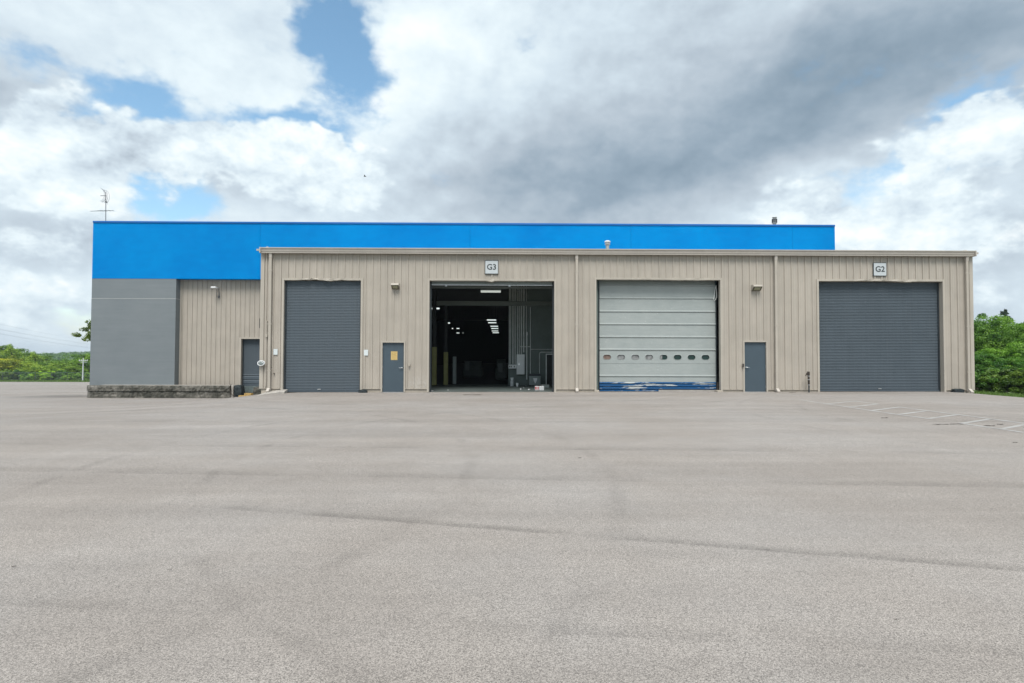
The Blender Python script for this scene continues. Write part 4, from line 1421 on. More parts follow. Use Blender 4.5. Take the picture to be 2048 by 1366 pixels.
MB().poly([(xm - 0.11, 28.295, zm2 + 0.09), (xm + 0.11, 28.295, zm2 + 0.09), (xm + 0.08, 28.295, zm2 - 0.04), (xm, 28.295, zm2 - 0.20), (xm - 0.08, 28.295, zm2 - 0.04)], (0, 1, 2, 3, 4)).build('emblem', M['white_paint'], th)
# dark doorway at the right with pale frame
a = P(1091.5, 707.5, IY)
th = thing('inner_doorway', (a.x + 0.5, IY, 0.012), 'dark inner doorway with pale frame at the right of the open bay', 'doorway')
MB().box(a.x, a.x + 0.05, IY - 0.03, IY - 0.002, 0.013, a.z).build('frame', M['conduit'], th)
MB().box(a.x + 0.051, a.x + 1.0, IY - 0.03, IY - 0.002, a.z - 0.05, a.z).build('frame', M['conduit'], th)
MB().box(a.x + 0.051, a.x + 1.0, IY - 0.02, IY - 0.004, 0.013, a.z - 0.051).build('door_leaf', M['inside_dark'], th)


def crate(name, px0, py0, px1, py1, Y, dep, mat, label, cat, ch=0.008, strip=None):
    a, c = P(px0, py0, Y), P(px1, py1, Y)
    th = thing(name, ((a.x + c.x) / 2, Y + dep / 2, 0.012), label, cat)
    MB().box(a.x, c.x, Y, Y + dep, 0.0125, a.z, ch).build('body', mat, th)
    MB().box(a.x - 0.004, c.x + 0.004, Y + dep * 0.46, Y + dep * 0.54, a.z + 0.001, a.z + 0.006).build('tape', M['brown'], th)
    if strip:
        w = c.x - a.x
        for u0, u1 in strip:
            MB().box(a.x + w * u0, a.x + w * u1, Y - 0.004, Y - 0.001, 0.05, a.z - 0.02).build('printed_stripe', M['red_print'], th)
    return th


crate('carton', 1070, 772.5, 1078, 782, 25.0, 0.3, M['card'], 'small red and white carton on the floor of the open bay', 'box', strip=((0.05, 0.3), (0.42, 0.62), (0.8, 0.95)))
th = crate('carton', 1078.5, 772.5, 1088, 782, 25.0, 0.32, M['card'], 'small white carton with grey print beside the red one', 'box')
crate('carton', 1082.5, 769.5, 1098.5, 777.5, 27.0, 0.4, M['cabinet'], 'long dark grey carton behind the white ones', 'box')
# pails and cylinders at the foot of the partition
for (px, w, ytop, Yc, mat, lab) in ((1024, 7.5, 754, 28.5, M['panel_grey'], 'taller pale cylinder standing below the switch box'),
                                    (1034.5, 5.5, 765, 28.0, M['panel_grey'], 'short pale pail right of the taller cylinder')):
    g = P(px, 770, Yc)
    r = w / 2 * Yc / F
    zt_ = P(px, ytop, Yc).z
    th = thing('pail', (g.x, Yc, 0.012), lab, 'pail', 'pails in the open bay')
    MB().lathe([(r * 0.9, 0.013), (r, zt_ * 0.5), (r, zt_ - 0.03)], g.x, Yc).build('drum', mat, th, smooth=False)
    MB().lathe([(r * 1.06, zt_ - 0.029), (r * 1.06, zt_ - 0.005), (r * 0.6, zt_)], g.x, Yc).build('lid', M['cabinet'], th)
    MB().tube([(g.x - r, Yc - 0.01, zt_ - 0.06), (g.x - r * 0.6, Yc - r - 0.01, zt_ - 0.2), (g.x + r * 0.6, Yc - r - 0.01, zt_ - 0.2), (g.x + r, Yc - 0.01, zt_ - 0.06)], 0.008, 6).build('bail_handle', M['steel_dark'], th)
rr = random.Random(11)
for i, (px, py) in enumerate(((1041, 779), (1058, 780), (1047, 776), (896, 781), (864, 783), (1052, 772))):
    g = GP(px, py, 0.012)
    if g.y < YF + 0.3:
        g = Vector((g.x, YF + 0.4, 0))
    s = rr.uniform(0.03, 0.055)
    mb = MB()
    bm = bmesh.new()
    bmesh.ops.create_icosphere(bm, subdivisions=1, radius=s)
    for q in bm.verts:
        q.co = Vector((q.co.x * rr.uniform(.7, 1.3), q.co.y * rr.uniform(.7, 1.3), max(q.co.z * rr.uniform(.3, .8), -0.012)))
    bmesh.ops.translate(bm, verts=bm.verts, vec=(g.x, g.y, 0.025))
    o = mb.bm(bm).build('paper_scrap', M['card'])
    tag(o, ('pale scrap on the bay floor in front of the short pail', 'pale scrap on the bay floor left of the red carton', 'pale scrap right behind the front scraps near the pails', 'pale scrap at the threshold below the second column', 'pale scrap at the left jamb of the open bay', 'pale scrap beside the transformer cabinet')[i], 'litter', 'scraps on the bay floor')

# lit strip lamps
def strip_lamp(px, py, w, Y, label, group, mat, h=0.05, hang=None):
    c = P(px, py, Y)
    th = thing('strip_lamp', (c.x, Y, c.z), label, 'lamp', group)
    MB().box(c.x - w / 2, c.x + w / 2, Y - 0.09, Y + 0.09, c.z + h * 0.5, c.z + h * 0.5 + 0.07, 0.012).build('housing', M['cabinet'], th)
    MB().box(c.x - w / 2 + 0.02, c.x + w / 2 - 0.02, Y - 0.08, Y + 0.08, c.z - h / 2, c.z + h * 0.5 - 0.001, 0.012).build('tube', mat, th)
    for s in (-0.4, 0.4):
        MB().tube([(c.x + w * s, Y, c.z + h * 0.5 + 0.07), (c.x + w * s, Y, c.z + (hang or 3.0))], 0.006, 4).build('hanger', M['steel_dark'], th)


strip_lamp(981.5, 583, 1.02, 27.0, 'nearest long strip lamp hanging under the roof of the open bay', None, M['tube_near'], 0.09, 0.9)
ordn = ['nearest', 'second', 'third', 'fourth', 'fifth', 'sixth', 'farthest']
for i, (px, py, w, Y) in enumerate(((983, 640, 1.2, 68.2), (984.5, 645.5, 1.15, 73.9), (988.5, 652.5, 1.2, 82.7), (989.5, 657, 1.2, 89.6), (990, 662, 1.2, 98.8), (991.5, 665.5, 1.25, 106))):
    strip_lamp(px, py, w, Y, (ordn[i] if i < 5 else 'farthest') + ' lit strip lamp of the receding middle row, counted into the dark hall', 'row of strip lamps in the dark hall', M['tube_lit'], 0.11)
for i, (px, py, w, Y) in enumerate(((861.5, 617, 0.3, 51.5), (876, 617, 0.3, 51.5), (898, 646, 0.3, 74), (905, 657, 0.25, 90), (916, 657, 0.5, 90), (916, 666, 0.6, 107), (926, 666, 0.12, 107))):
    strip_lamp(px, py, w, Y, ('leftmost small lamp high at the left jamb of the open bay', 'small lamp high beside the leftmost one in the dark hall', 'small lamp alone below the two highest in the dark hall', 'left lamp of the middle pair at the left of the dark hall', 'right lamp of the middle pair at the left of the dark hall', 'left lamp of the lowest pair at the left of the dark hall', 'tiny right lamp of the lowest pair in the dark hall')[i], 'scattered lamps in the dark hall', M['tube_lit'], 0.13)
# dim machinery shapes deep inside the hall
for (px0, px1, ytop, Yc, nm, lab) in ((925, 965, 728, 40, 'machine', 'dim rounded machine deep in the dark hall'), (990, 1014, 722, 36, 'machine', 'dim tall machine just left of the conduits')):
    a, c = P(px0, ytop, Yc), P(px1, 770, Yc)
    th = thing(nm, ((a.x + c.x) / 2, Yc, 0.01), lab, 'machine')
    MB().box(a.x, c.x, Yc, Yc + 1.5, 0.012, a.z * 0.7, 0.12).build('body', M['inside_wall'], th)
    MB().tube([(a.x + 0.1, Yc + 0.75, a.z * 0.7 - 0.1), (c.x - 0.1, Yc + 0.75, a.z * 0.7 - 0.1)], 0.6, 16).build('drum', M['inside_wall'], th)
    MB().box(a.x + 0.2, a.x + 0.5, Yc - 0.05, Yc - 0.002, 0.5, 1.1, 0.02).build('control_panel', M['cabinet'], th)

# ------------------------------------------------------------------ things on the wing and roofs
c = P(436, 575, YB - 0.4)
th = thing('arm_lamp', (P(438, 593, YB).x, YB - 0.03, P(438, 593, YB).z), 'white lamp head on a thin bent arm below the blue band', 'lamp')
a = P(438.5, 594, YB)
bnd = P(438, 582, YB)
hd = P(433.5, 575, YB - 0.5)
MB().tube([(a.x, YB - 0.045, a.z), (a.x, YB - 0.06, bnd.z), (hd.x + 0.1, YB - 0.45, hd.z - 0.02)], 0.022, 8).build('arm', M['antenna'], th)
MB().box(hd.x - 0.34, hd.x - 0.02, YB - 0.62, YB - 0.34, hd.z - 0.05, hd.z + 0.05, 0.03).build('lamp_head', M['white_paint'], th)
MB().box(a.x - 0.05, a.x + 0.05, YB - 0.06, YB - 0.035, a.z - 0.08, a.z + 0.08, 0.008).build('wall_plate', M['antenna'], th)
a2 = P(434, 594, YB)
MB().tube([(a2.x, YB - 0.045, a2.z), (a2.x, YB - 0.05, P(434, 578, YB).z)], 0.012, 6).build('feed_wire', M['antenna'], th)

# rooftop vents
def roof_vent(px, pyb, pyt, wp, Y, label, zdown):
    b0, t0 = P(px, pyb, Y), P(px, pyt, Y)
    k = Y / F
    r = wp / 2 * k
    th = thing('roof_vent', (b0.x, Y, b0.z - zdown), label, 'vent', 'galvanised roof vents')
    h = t0.z - b0.z
    MB().lathe([(r * 0.66, b0.z - zdown), (r * 0.62, t0.z - h * 0.45)], b0.x, Y, 18).build('flue', M['vent'], th, smooth=False)
    return th, b0.x, t0.z, r, h


th, x_, z_, r, h = roof_vent(1549, 449, 434.5, 9.5, YW + 6, 'slatted roof vent on the right end of the blue band', 2.6)
MB().lathe([(r, z_ - h * 0.85), (r * 1.02, z_ - h * 0.80), (r * 0.98, z_ - h * 0.78)], x_, YW + 6, 18).build('lower_ring', M['galv'], th)
for i in range(10):
    an = 2 * math.pi * i / 10
    MB().box(x_ + r * 0.95 * math.cos(an) - 0.02, x_ + r * 0.95 * math.cos(an) + 0.02, YW + 6 + r * 0.95 * math.sin(an) - 0.02, YW + 6 + r * 0.95 * math.sin(an) + 0.02, z_ - h * 0.78, z_ - h * 0.26).build('stave', M['antenna'], th)
MB().lathe([(r * 0.66, z_ - h * 0.78), (r * 0.66, z_ - h * 0.28)], x_, YW + 6, 18).build('drum', M['vent'], th)
MB().lathe([(r * 1.0, z_ - h * 0.26), (r * 1.0, z_ - h * 0.22), (r * 0.5, z_ - h * 0.14), (r * 0.5, z_ - h * 0.08), (r * 1.05, z_ - h * 0.06), (r * 0.9, z_)], x_, YW + 6, 18).build('cap', M['galv'], th)
th, x_, z_, r, h = roof_vent(1215, 502, 481.5, 11.5, YF + 5.0, 'capped roof pipe above the third bay in front of the blue band', 1.3)
MB().lathe([(r * 0.75, z_ - h * 0.42), (r * 0.98, z_ - h * 0.36), (r * 0.98, z_ - h * 0.30), (r * 0.8, z_ - h * 0.28), (r * 0.8, z_ - h * 0.16)], x_, YF + 5, 18).build('collar', M['galv'], th)
MB().lathe([(r * 1.04, z_ - h * 0.15), (r * 1.04, z_ - h * 0.06), (r * 0.7, z_)], x_, YF + 5, 18).build('cap', M['white_paint'], th)

# aerial on the left end of the blue band
YA = YW + 1.2
a, c = P(212, 441, YA), P(211.8, 385, YA)
th = thing('aerial', (a.x, YA, a.z - 0.7), 'thin television aerial mast with crossbar on the left end of the roof', 'aerial')
MB().tube([(a.x, YA, a.z - 0.85), (c.x, YA, c.z)], 0.022, 6).build('mast', M['antenna'], th)
b0, b1 = P(181, 422.3, YA), P(227, 421.2, YA)
boom = MB().tube([(b0.x, YA, b0.z), (b1.x, YA, b1.z)], 0.014, 6).build('boom', M['antenna'], th)
for i, u in enumerate((0.03, 0.1, 0.17, 0.25, 0.33, 0.41, 0.46, 0.51, 0.56, 0.61, 0.75, 0.9)):
    q = Vector((b0.x, YA, b0.z)).lerp(Vector((b1.x, YA, b1.z)), u)
    L = 0.12 + 0.16 * u
    MB().tube([(q.x - L * 0.25, q.y - L, q.z - 0.03), (q.x + L * 0.25, q.y + L, q.z + 0.03)], 0.006, 4).build('element', M['antenna'], boom)
b0, b1 = P(201, 391.5, YA), P(213, 391.5, YA)
MB().tube([(b0.x, YA, b0.z), (b1.x, YA, b1.z)], 0.02, 6).build('short_boom', M['antenna'], th)
for k2 in range(5):
    off = (k2 - 2) * 0.12
    pts = [P(204.5, 378, YA), P(209, 381.5, YA), P(211.5, 387, YA), P(212, 395, YA), P(209, 401.5, YA), P(204, 404.5, YA)]
    MB().tube([(q.x + abs(off) * 0.25, YA + off, q.z) for q in pts], 0.008 if k2 != 2 else 0.014, 4).build('grid_wire', M['antenna'], th)
MB().tube([tuple(P(213, 393, YA)), tuple(P(216, 400, YA)), tuple(P(215, 409, YA))], 0.006, 4).build('cable', M['antenna'], th)
q = P(212.3, 404, YA)
MB().box(q.x - 0.05, q.x + 0.05, YA - 0.05, YA + 0.05, q.z - 0.03, q.z + 0.03).build('clamp', M['antenna'], th)

# ------------------------------------------------------------------ dock at the left
YR = 33.5
rx0, rx1 = P(166, 790, YR).x, P(460, 790, YR).x
rzt = P(300, 771.5, YR).z
rw = thing('retaining_wall', ((rx0 + rx1) / 2, YR, -1.0), 'long low mossy concrete dock wall below the grey wall', 'wall')
xcuts = np.linspace(rx0, rx1, 5)


def wall_slab(x0, x1, y0, y1, z0, z1, ch_left, seed, name, mat, parent, jitter=0.02):
    """rough cast slab: subdivided box with chamfered left corner and uneven edges"""
    rr = random.Random(seed)
    nx = max(2, int((x1 - x0) / 0.12))
    nz = max(2, int((z1 - z0) / 0.10))
    pts, fs = [], []
    for i in range(nx + 1):
        u = i / nx
        x = x0 + (x1 - x0) * u
        for j in range(nz + 1):
            w = j / nz
            yy = y0 + rr.uniform(-jitter, jitter) * 0.7
            if ch_left and x < x0 + ch_left:
                yy += (ch_left - (x - x0)) * 0.9
            if j == nz:
                yy += 0.025 + rr.uniform(0, 0.02)
            pts.append((x, yy, z0 + (z1 - z0) * w + (rr.uniform(-jitter, jitter) * 0.8 if j == nz else 0)))
        pts.append((x, y1, z1))
    r_ = nz + 2
    for i in range(nx):
        for j in range(nz + 1):
            fs.append((i * r_ + j, (i + 1) * r_ + j, (i + 1) * r_ + j + 1, i * r_ + j + 1))
    pts2 = [(x0, y1, z0), (x1, y1, z0)]
    b_ = len(pts)
    pts += pts2
    fs.append(tuple([b_] + [j for j in range(r_)]))
    fs.append(tuple([b_ + 1] + [nx * r_ + j for j in reversed(range(r_))]))
    fs.append((b_, b_ + 1, nx * r_ + r_ - 1, r_ - 1) if nx == 1 else tuple([b_, b_ + 1] + [i * r_ + r_ - 1 for i in reversed(range(nx + 1))]))
    return MB().poly(pts, *fs).build(name, mat, parent)


zmid = rzt - 0.32
wall_slab(rx0, rx1 + 0.0, YR - 0.03, YR + 0.5, zmid, rzt, 0.35, 1, 'coping_course', M['mossy'], rw, 0.035)
wall_slab(rx0 + 0.02, rx1 - 0.02, YR + 0.02, YR + 0.5, -1.75, zmid - 0.004, 0.33, 2, 'wall_course', M['mossy'], rw, 0.025)
# terrace behind the wall
o = MB().box(rx0 + 0.3, rx1 - 0.02, YR + 0.501, YW + 0.05, -1.9, rzt - 0.02).build('dock_terrace', M['concrete'])
tag(o, 'narrow concrete terrace between the mossy wall and the grey wall', kind='structure')
o = MB().box(rx1 + 0.02, XL + 0.6, YW - 0.25, YB + 0.31, -1.9, zsill - 0.003).build('dock_face', M['concrete'])
tag(o, 'concrete dock face below the small grey door', kind='structure')
# pale end post
px0, px1 = P(460.6, 790, YR + 0.2).x, P(467.5, 790, YR + 0.2).x
o = wall_slab(px0, px1, YR + 0.12, YR + 0.6, -1.7, P(465, 771, YR).z, 0, 5, 'end_post', M['concrete'], None, 0.015)
tag(o, 'pale concrete end post right of the mossy wall', 'post')
# rubber dock bumper with a hanging hose
a, c = P(467.5, 770.5, YR + 0.3), P(483.5, 794, YR + 0.3)
th = thing('dock_bumper', ((a.x + c.x) / 2, YW - 0.5, c.z), 'black rubber dock bumper at the left of the small grey door', 'bumper')
bm = bmesh.new()
bmesh.ops.create_cube(bm, size=1.0)
bmesh.ops.subdivide_edges(bm, edges=bm.edges[:], cuts=4, use_grid_fill=True)
rr = random.Random(4)
for q in bm.verts:
    k = 1 - 0.16 * abs(q.co.z * 2) ** 3
    q.co = Vector(((a.x + c.x) / 2 + q.co.x * (c.x - a.x) * k + rr.uniform(-.02, .02), YR + 0.45 + q.co.y * 0.5 * k + rr.uniform(-.02, .02), (a.z + c.z) / 2 + q.co.z * (a.z - c.z) + rr.uniform(-.02, .02)))
MB().bm(bm).build('pad', M['rubber'], th)
ar = [P(463, 768, YR), P(460.5, 773, YR), P(460, 781, YR), P(464, 789, YR), P(472, 794, YR)]
MB().tube([(q.x, YR - 0.03, q.z) for q in ar], 0.022, 6).build('hose', M['hydrant'], th)
# steel dock leveller plate
a, c = P(482.5, 772.5, YW - 0.4), P(510, 785.5, YW - 0.4)
th = thing('dock_leveller', ((a.x + c.x) / 2, YW - 0.3, c.z), 'grey steel dock plate under the small grey door', 'dock plate')
MB().box(a.x, c.x + 0.9, YW - 0.42, YW - 0.27, c.z, a.z, 0.01).build('plate', simple('plate_steel', (0.13, 0.165, 0.165), 0.5, 0.3, var=0.4, scale=6), th)
MB().box(a.x, c.x + 0.9, YW - 0.40, YW - 0.262, a.z + 0.002, a.z + 0.03).build('lip', M['steel_dark'], th)
# timber offcuts lying in the well
for i, (x0_, y0_, x1_, y1_, Yc, ang, lab) in enumerate(((480, 790.5, 493, 795, 32.6, 0.05, 'lowest yellow timber offcut below the dock plate'), (492, 786, 506, 790.5, 33.4, -0.1, 'upper yellow timber offcut under the dock plate'),
                                                   (493, 791, 503, 795.5, 32.4, 0.15, 'short yellow timber offcut right of the lowest one'))):
    a, c = P(x0_, y0_, Yc), P(x1_, y1_, Yc)
    th = thing('timber_offcut', ((a.x + c.x) / 2, Yc, c.z), lab, 'timber', 'timber offcuts in the dock well')
    th.rotation_euler = (0, 0, ang)
    L, hh2 = (c.x - a.x), (a.z - c.z)
    for j in range(2):
        o = MB().box(-L / 2 + 0.02 * j, L / 2 - 0.03 * j, -0.22 + j * 0.23, -0.002 + j * 0.23, 0.0, hh2 - 0.02 * j, 0.006).build('board', M['wood'])
        o.parent = th
# mossy block and sloping kerb at the corner of the metal block
a, c = P(506.5, 774.5, 26.2), P(523, 796, 26.2)
o = wall_slab(a.x, c.x + 0.4, 26.2, 33.2, c.z - 0.5, a.z, 0, 7, 'concrete_block', M['mossy'], None, 0.03)
tag(o, 'short mossy concrete block at the left corner of the metal block', 'concrete block')
a, c = P(512, 792, YF - 0.5), P(566, 785.5, YF - 0.5)
mb = MB()
n = 16
pts, fs = [], []
rr = random.Random(21)
for i in range(n + 1):
    u = i / n
    x = a.x + (c.x - a.x) * u
    zt_ = a.z + (c.z - a.z) * min(1, u * 1.15) + 0.055 * math.sin(min(1, u * 3) * math.pi / 2) + rr.uniform(-.008, .008)
    yf = YF - 0.72 + 0.35 * u + rr.uniform(-.02, .02)
    pts += [(x, yf, -0.8), (x, yf, zt_ - 0.03), (x, yf + 0.06, zt_), (x, YF + 0.0, zt_ + 0.06)]
for i in range(n):
    for j in range(3):
        fs.append((4 * i + j, 4 * i + 4 + j, 4 * i + 5 + j, 4 * i + 1 + j))
fs += [(0, 1, 2, 3), (4 * n + 3, 4 * n + 2, 4 * n + 1, 4 * n)]
o = MB().poly(pts, *fs).build('kerb_slab', M['concrete'])
tag(o, 'sloping broken concrete kerb slab at the foot of the left downspout', 'kerb')

# ------------------------------------------------------------------ loose bits on the lot
rr = random.Random(31)
scraps = [(1881, 851, 0.34), (1913, 850.5, 0.30), (1978, 854, 0.26), (1769, 838, 0.16), (2001, 851, 0.14), (1793, 1243, 0.03), (2030, 887, 0.08), (1160, 917, 0.05), (28, 1136, 0.035), (340, 1142, 0.03), (945, 790, 0.75), (1585, 787, 0.3)]
for i, (px, py, L) in enumerate(scraps):
    g = GP(px, py, 0.0)
    z = float(ground_z(g.x, g.y))
    mb = MB()
    n = 7
    pts = []
    for j in range(n + 1):
        u = j / n - 0.5
        pts.append((g.x + u * L, g.y + 0.05 * L * math.sin(9 * u + i) + rr.uniform(-.01, .01) * L, z + 0.010 + rr.uniform(0, 0.006)))
    mb.tube(pts, [0.0075 * min(1, L * 9) * rr.uniform(0.5, 1.3) for _ in pts], 5)
    o = mb.build('twig_scrap', M['bark'] if px == 945 else M['hydrant'])
    if px == 945:
        tag(o, 'thin brown stick lying before the open bay', 'stick')
    elif px in (1881, 1913, 1978):
        tag(o, {1881: 'left of the two longest dark twig scraps near the painted grid', 1913: 'right of the two longest dark twig scraps near the painted grid', 1978: 'dark twig scrap lying on the lower line of the painted grid'}[px], 'twig', 'dark scraps on the lot')
    elif px == 1585:
        tag(o, 'dark scrap at the wall between the right door and the wide bay', 'scrap', 'dark scraps on the lot')
    else:
        tag(o, {1769: 'short dark scrap left of the painted grid', 2001: 'short dark scrap right of the longest twigs in the painted grid', 1793: 'tiny dark scrap near the lower right of the lot', 2030: 'tiny dark scrap at the right edge below the painted grid', 1160: 'tiny dark scrap below the third bay', 28: 'tiny dark scrap at the left edge of the lot', 340: 'tiny dark scrap in the left foreground, second from the edge'}[px], 'scrap', 'dark scraps on the lot')

# ------------------------------------------------------------------ vegetation
def mesh_np(name, V, Fq, mat, tint=None):
    me = bpy.data.meshes.new(name)
    nv, nf, k = len(V), len(Fq), Fq.shape[1]
    me.vertices.add(nv)
    me.vertices.foreach_set('co', V.astype(np.float32).ravel())
    me.loops.add(nf * k)
    me.loops.foreach_set('vertex_index', Fq.astype(np.int32).ravel())
    me.polygons.add(nf)
    me.polygons.foreach_set('loop_start', np.arange(0, nf * k, k, dtype=np.int32))
    me.polygons.foreach_set('loop_total', np.full(nf, k, dtype=np.int32))
    if tint is not None:
        at = me.attributes.new('tint', 'FLOAT', 'FACE')
        at.data.foreach_set('value', tint.astype(np.float32))
    me.materials.append(mat)
    me.update(calc_edges=True)
    me.validate()
    return me


def leaves(rng, centers, outward, size, tint):
    """diamond-shaped, slightly folded leaves at the given points"""
    n = len(centers)
    nrm = outward + rng.normal(0, 0.75, (n, 3)) + np.array([0, 0, 0.35])
    nrm /= np.linalg.norm(nrm, axis=1, keepdims=True) + 1e-9
    a = np.cross(nrm, rng.normal(0, 1, (n, 3)))
    a /= np.linalg.norm(a, axis=1, keepdims=True) + 1e-9
    bvec = np.cross(nrm, a)
    s = size * rng.uniform(0.6, 1.3, (n, 1))
    V = np.stack([centers - a * s * 0.55, centers + bvec * s * 0.30 - nrm * s * 0.06, centers + a * s * 0.55, centers - bvec * s * 0.30 - nrm * s * 0.06], 1).reshape(-1, 3)
    Fq = np.arange(4 * n).reshape(n, 4)
    return V, Fq, tint


def crown_mesh(name, seed, H, Rr, zlow, n_cl, per, size, mat, squash=1.0):
    """crown of many clumps of leaves in an uneven volume between zlow and H"""
    rng = np.random.default_rng(seed)
    cs, rs, tn = [], [], []
    zc = (H + zlow) / 2
    hh = (H - zlow) / 2
    ph = rng.uniform(0, 6.28, 4)
    while len(cs) < n_cl:
        d = rng.normal(0, 1, 3)
        d /= np.linalg.norm(d)
        az = math.atan2(d[1], d[0])
        lump_ = 1 + 0.22 * math.sin(2 * az + ph[0] + 2.5 * d[2]) + 0.16 * math.sin(3 * az + ph[1] - 3 * d[2]) + 0.10 * math.sin(5 * az + ph[2] + 5 * d[2])
        rad = (0.35 + 0.6 * rng.uniform() ** 0.45) * lump_
        c = np.array([d[0] * Rr * rad, d[1] * Rr * rad, zc + d[2] * hh * min(rad, 1.0) * 0.95])
        cs.append(c)
        rs.append(Rr * rng.uniform(0.09, 0.25) * squash)
        tn.append(rng.uniform(0.0, 1.0))
    P_, O_, T_ = [], [], []
    for c, r, tq in zip(cs, rs, tn):
        q = rng.normal(0, 1, (per, 3))
        q /= np.linalg.norm(q, axis=1, keepdims=True)
        rad = r * rng.uniform(0.35, 1.0, (per, 1)) ** 0.5
        q2 = q * rad * np.array([1.1, 1.1, 0.78])
        P_.append(c + q2)
        O_.append(q)
        T_.append(np.clip(tq + rng.normal(0, 0.18, per), 0, 1))
    V, Fq, T = leaves(rng, np.concatenate(P_), np.concatenate(O_), size, np.concatenate(T_))
    return mesh_np(name, V, Fq, mat, T), cs


def trunk_mesh(name, seed, H, r0, cs, n_limbs=9):
    rr = random.Random(seed)
    mb = MB()
    top = H * 0.72
    path = [(0, 0, -0.6)] + [(rr.uniform(-.12, .12) * k, rr.uniform(-.12, .12) * k, top * k / 6) for k in range(1, 7)]
    mb.tube(path, [r0 * (1.25 - 0.17 * i) for i in range(7)], 8)
    for c in rr.sample(list(range(len(cs))), min(n_limbs, len(cs))):
        c = cs[c]
        k = min(0.85, max(0.25, (c[2] / top) * 0.6))
        i = int(k * 6)
        s = Vector(path[i])
        e = Vector(c)
        m_ = s.lerp(e, 0.5) + Vector((0, 0, -0.08 * (e - s).length))
        mb.tube([s, m_, e], [r0 * 0.42, r0 * 0.25, r0 * 0.07], 6)
    me = bpy.data.meshes.new(name)
    me.from_pydata(mb.v, [], mb.f)
    me.polygons.foreach_set('use_smooth', [True] * len(me.polygons))
    me.materials.append(M['bark'])
    return me


near_kinds, far_kinds = [], []
for s in range(3):
    cm, cs = crown_mesh('near_crown', 40 + s, 9.25, 3.4, 0.9 + 0.4 * s, 170, 330, 0.155, M['leaf'])
    near_kinds.append((cm, trunk_mesh('near_trunk', 40 + s, 9.0, 0.17, cs)))
for s in range(3):
    cm, cs = crown_mesh('far_crown', 60 + s, 9.2, 3.6, 0.6 + 0.3 * s, 130, 110, 0.32, M['leaf'], 1.35)
    far_kinds.append((cm, trunk_mesh('far_trunk', 60 + s, 9.0, 0.17, cs)))
bush_kinds = []
for s in range(2):
    cm, cs = crown_mesh('bush_crown', 80 + s, 2.2, 1.6, 0.05, 46, 170, 0.17, M['leaf'])
    bush_kinds.append((cm, trunk_mesh('bush_stem', 80 + s, 2.2, 0.05, cs, 6)))


def plant(kind, X, Y, H, W_, name, label, cat, group, color, rot, base=None, zoff=0.0):
    cm, tm = kind
    baseH = 9.0 if kind not in bush_kinds else 2.2
    baseR = 3.5 if kind not in bush_kinds else 1.6
    z = float(terrain_z(X, Y)) if base is None else base
    th = thing(name, (X, Y, z + zoff), label, cat, group)
    th.rotation_euler = (0, 0, rot)
    th.scale = (W_ / (2 * baseR), W_ / (2 * baseR), H / baseH)
    for nm, me in (('crown', cm), ('trunk', tm)):
        o = bpy.data.objects.new(nm, me)
        COL.objects.link(o)
        o.parent = th
        o.color = (*color, 1)
    return th


# wood at the right
right = [
    (1962, 632, 5.2, 47, 0, (0.95, 1.0, 0.9), 'dark leafy tree at the top left of the right-hand wood'),
    (1995, 640, 5.6, 44, 1, (1.05, 1.05, 0.9), 'tall bright leafy tree in the middle of the right-hand wood'),
    (2030, 640, 5.4, 46, 2, (1.15, 1.12, 0.9), 'tall yellow-green leafy tree at the right of the wood'),
    (2066, 655, 5.6, 43, 0, (0.9, 0.95, 0.9), 'dark leafy tree cut by the right edge of the frame'),
    (2035, 690, 4.6, 38, 1, (1.25, 1.25, 1.0), 'pale leafy tree standing lower before the right-hand wood'),
    (1966, 705, 3.8, 39, 2, (0.8, 0.95, 0.85), 'low dark tree beside the right corner of the metal block'),
    (1998, 735, 3.6, 36, 0, (0.75, 0.95, 0.9), 'low deep green tree at the foot of the right-hand wood'),
    (2052, 750, 3.4, 34, 2, (0.85, 1.0, 0.95), 'low bushy tree at the bottom right of the wood'),
    (1938, 650, 5.4, 52, 1, (0.8, 0.9, 0.85), 'dark tree half hidden behind the right end of the metal block'),
    (2095, 690, 5.0, 39, 1, (1.0, 1.05, 0.9), 'leafy tree just beyond the right edge of the wood'),
]
for i, (px, py, w, Y, kd, colr, lab) in enumerate(right):
    t_ = P(px, py, Y)
    z = float(terrain_z(t_.x, Y))
    plant(near_kinds[kd], t_.x, Y, t_.z - z, w, 'leafy_tree', lab, 'tree', 'trees of the right-hand wood', (1.1 * colr[0], 1.28 * colr[1], 1.25 * colr[2]), i * 1.3)
rr = random.Random(77)
for i, (px, Y, h, w) in enumerate(((1957, 33, 1.3, 2.2), (1973, 34, 1.7, 2.4), (1991, 33, 1.5, 2.3), (2011, 32.5, 1.6, 2.4), (2031, 31.5, 1.5, 2.4), (2052, 31, 1.6, 2.6))):
    t_ = P(px, 790, Y)
    plant(bush_kinds[i % 2], t_.x, Y, h, w, 'bush', ('leftmost', 'second', 'third', 'fourth', 'fifth', 'rightmost')[i] + ' low green bush along the grass, counted from the metal block', 'bush', 'bushes along the right-hand grass', (0.8 + 0.05 * i, 1.0, 0.9), i * 1.1)
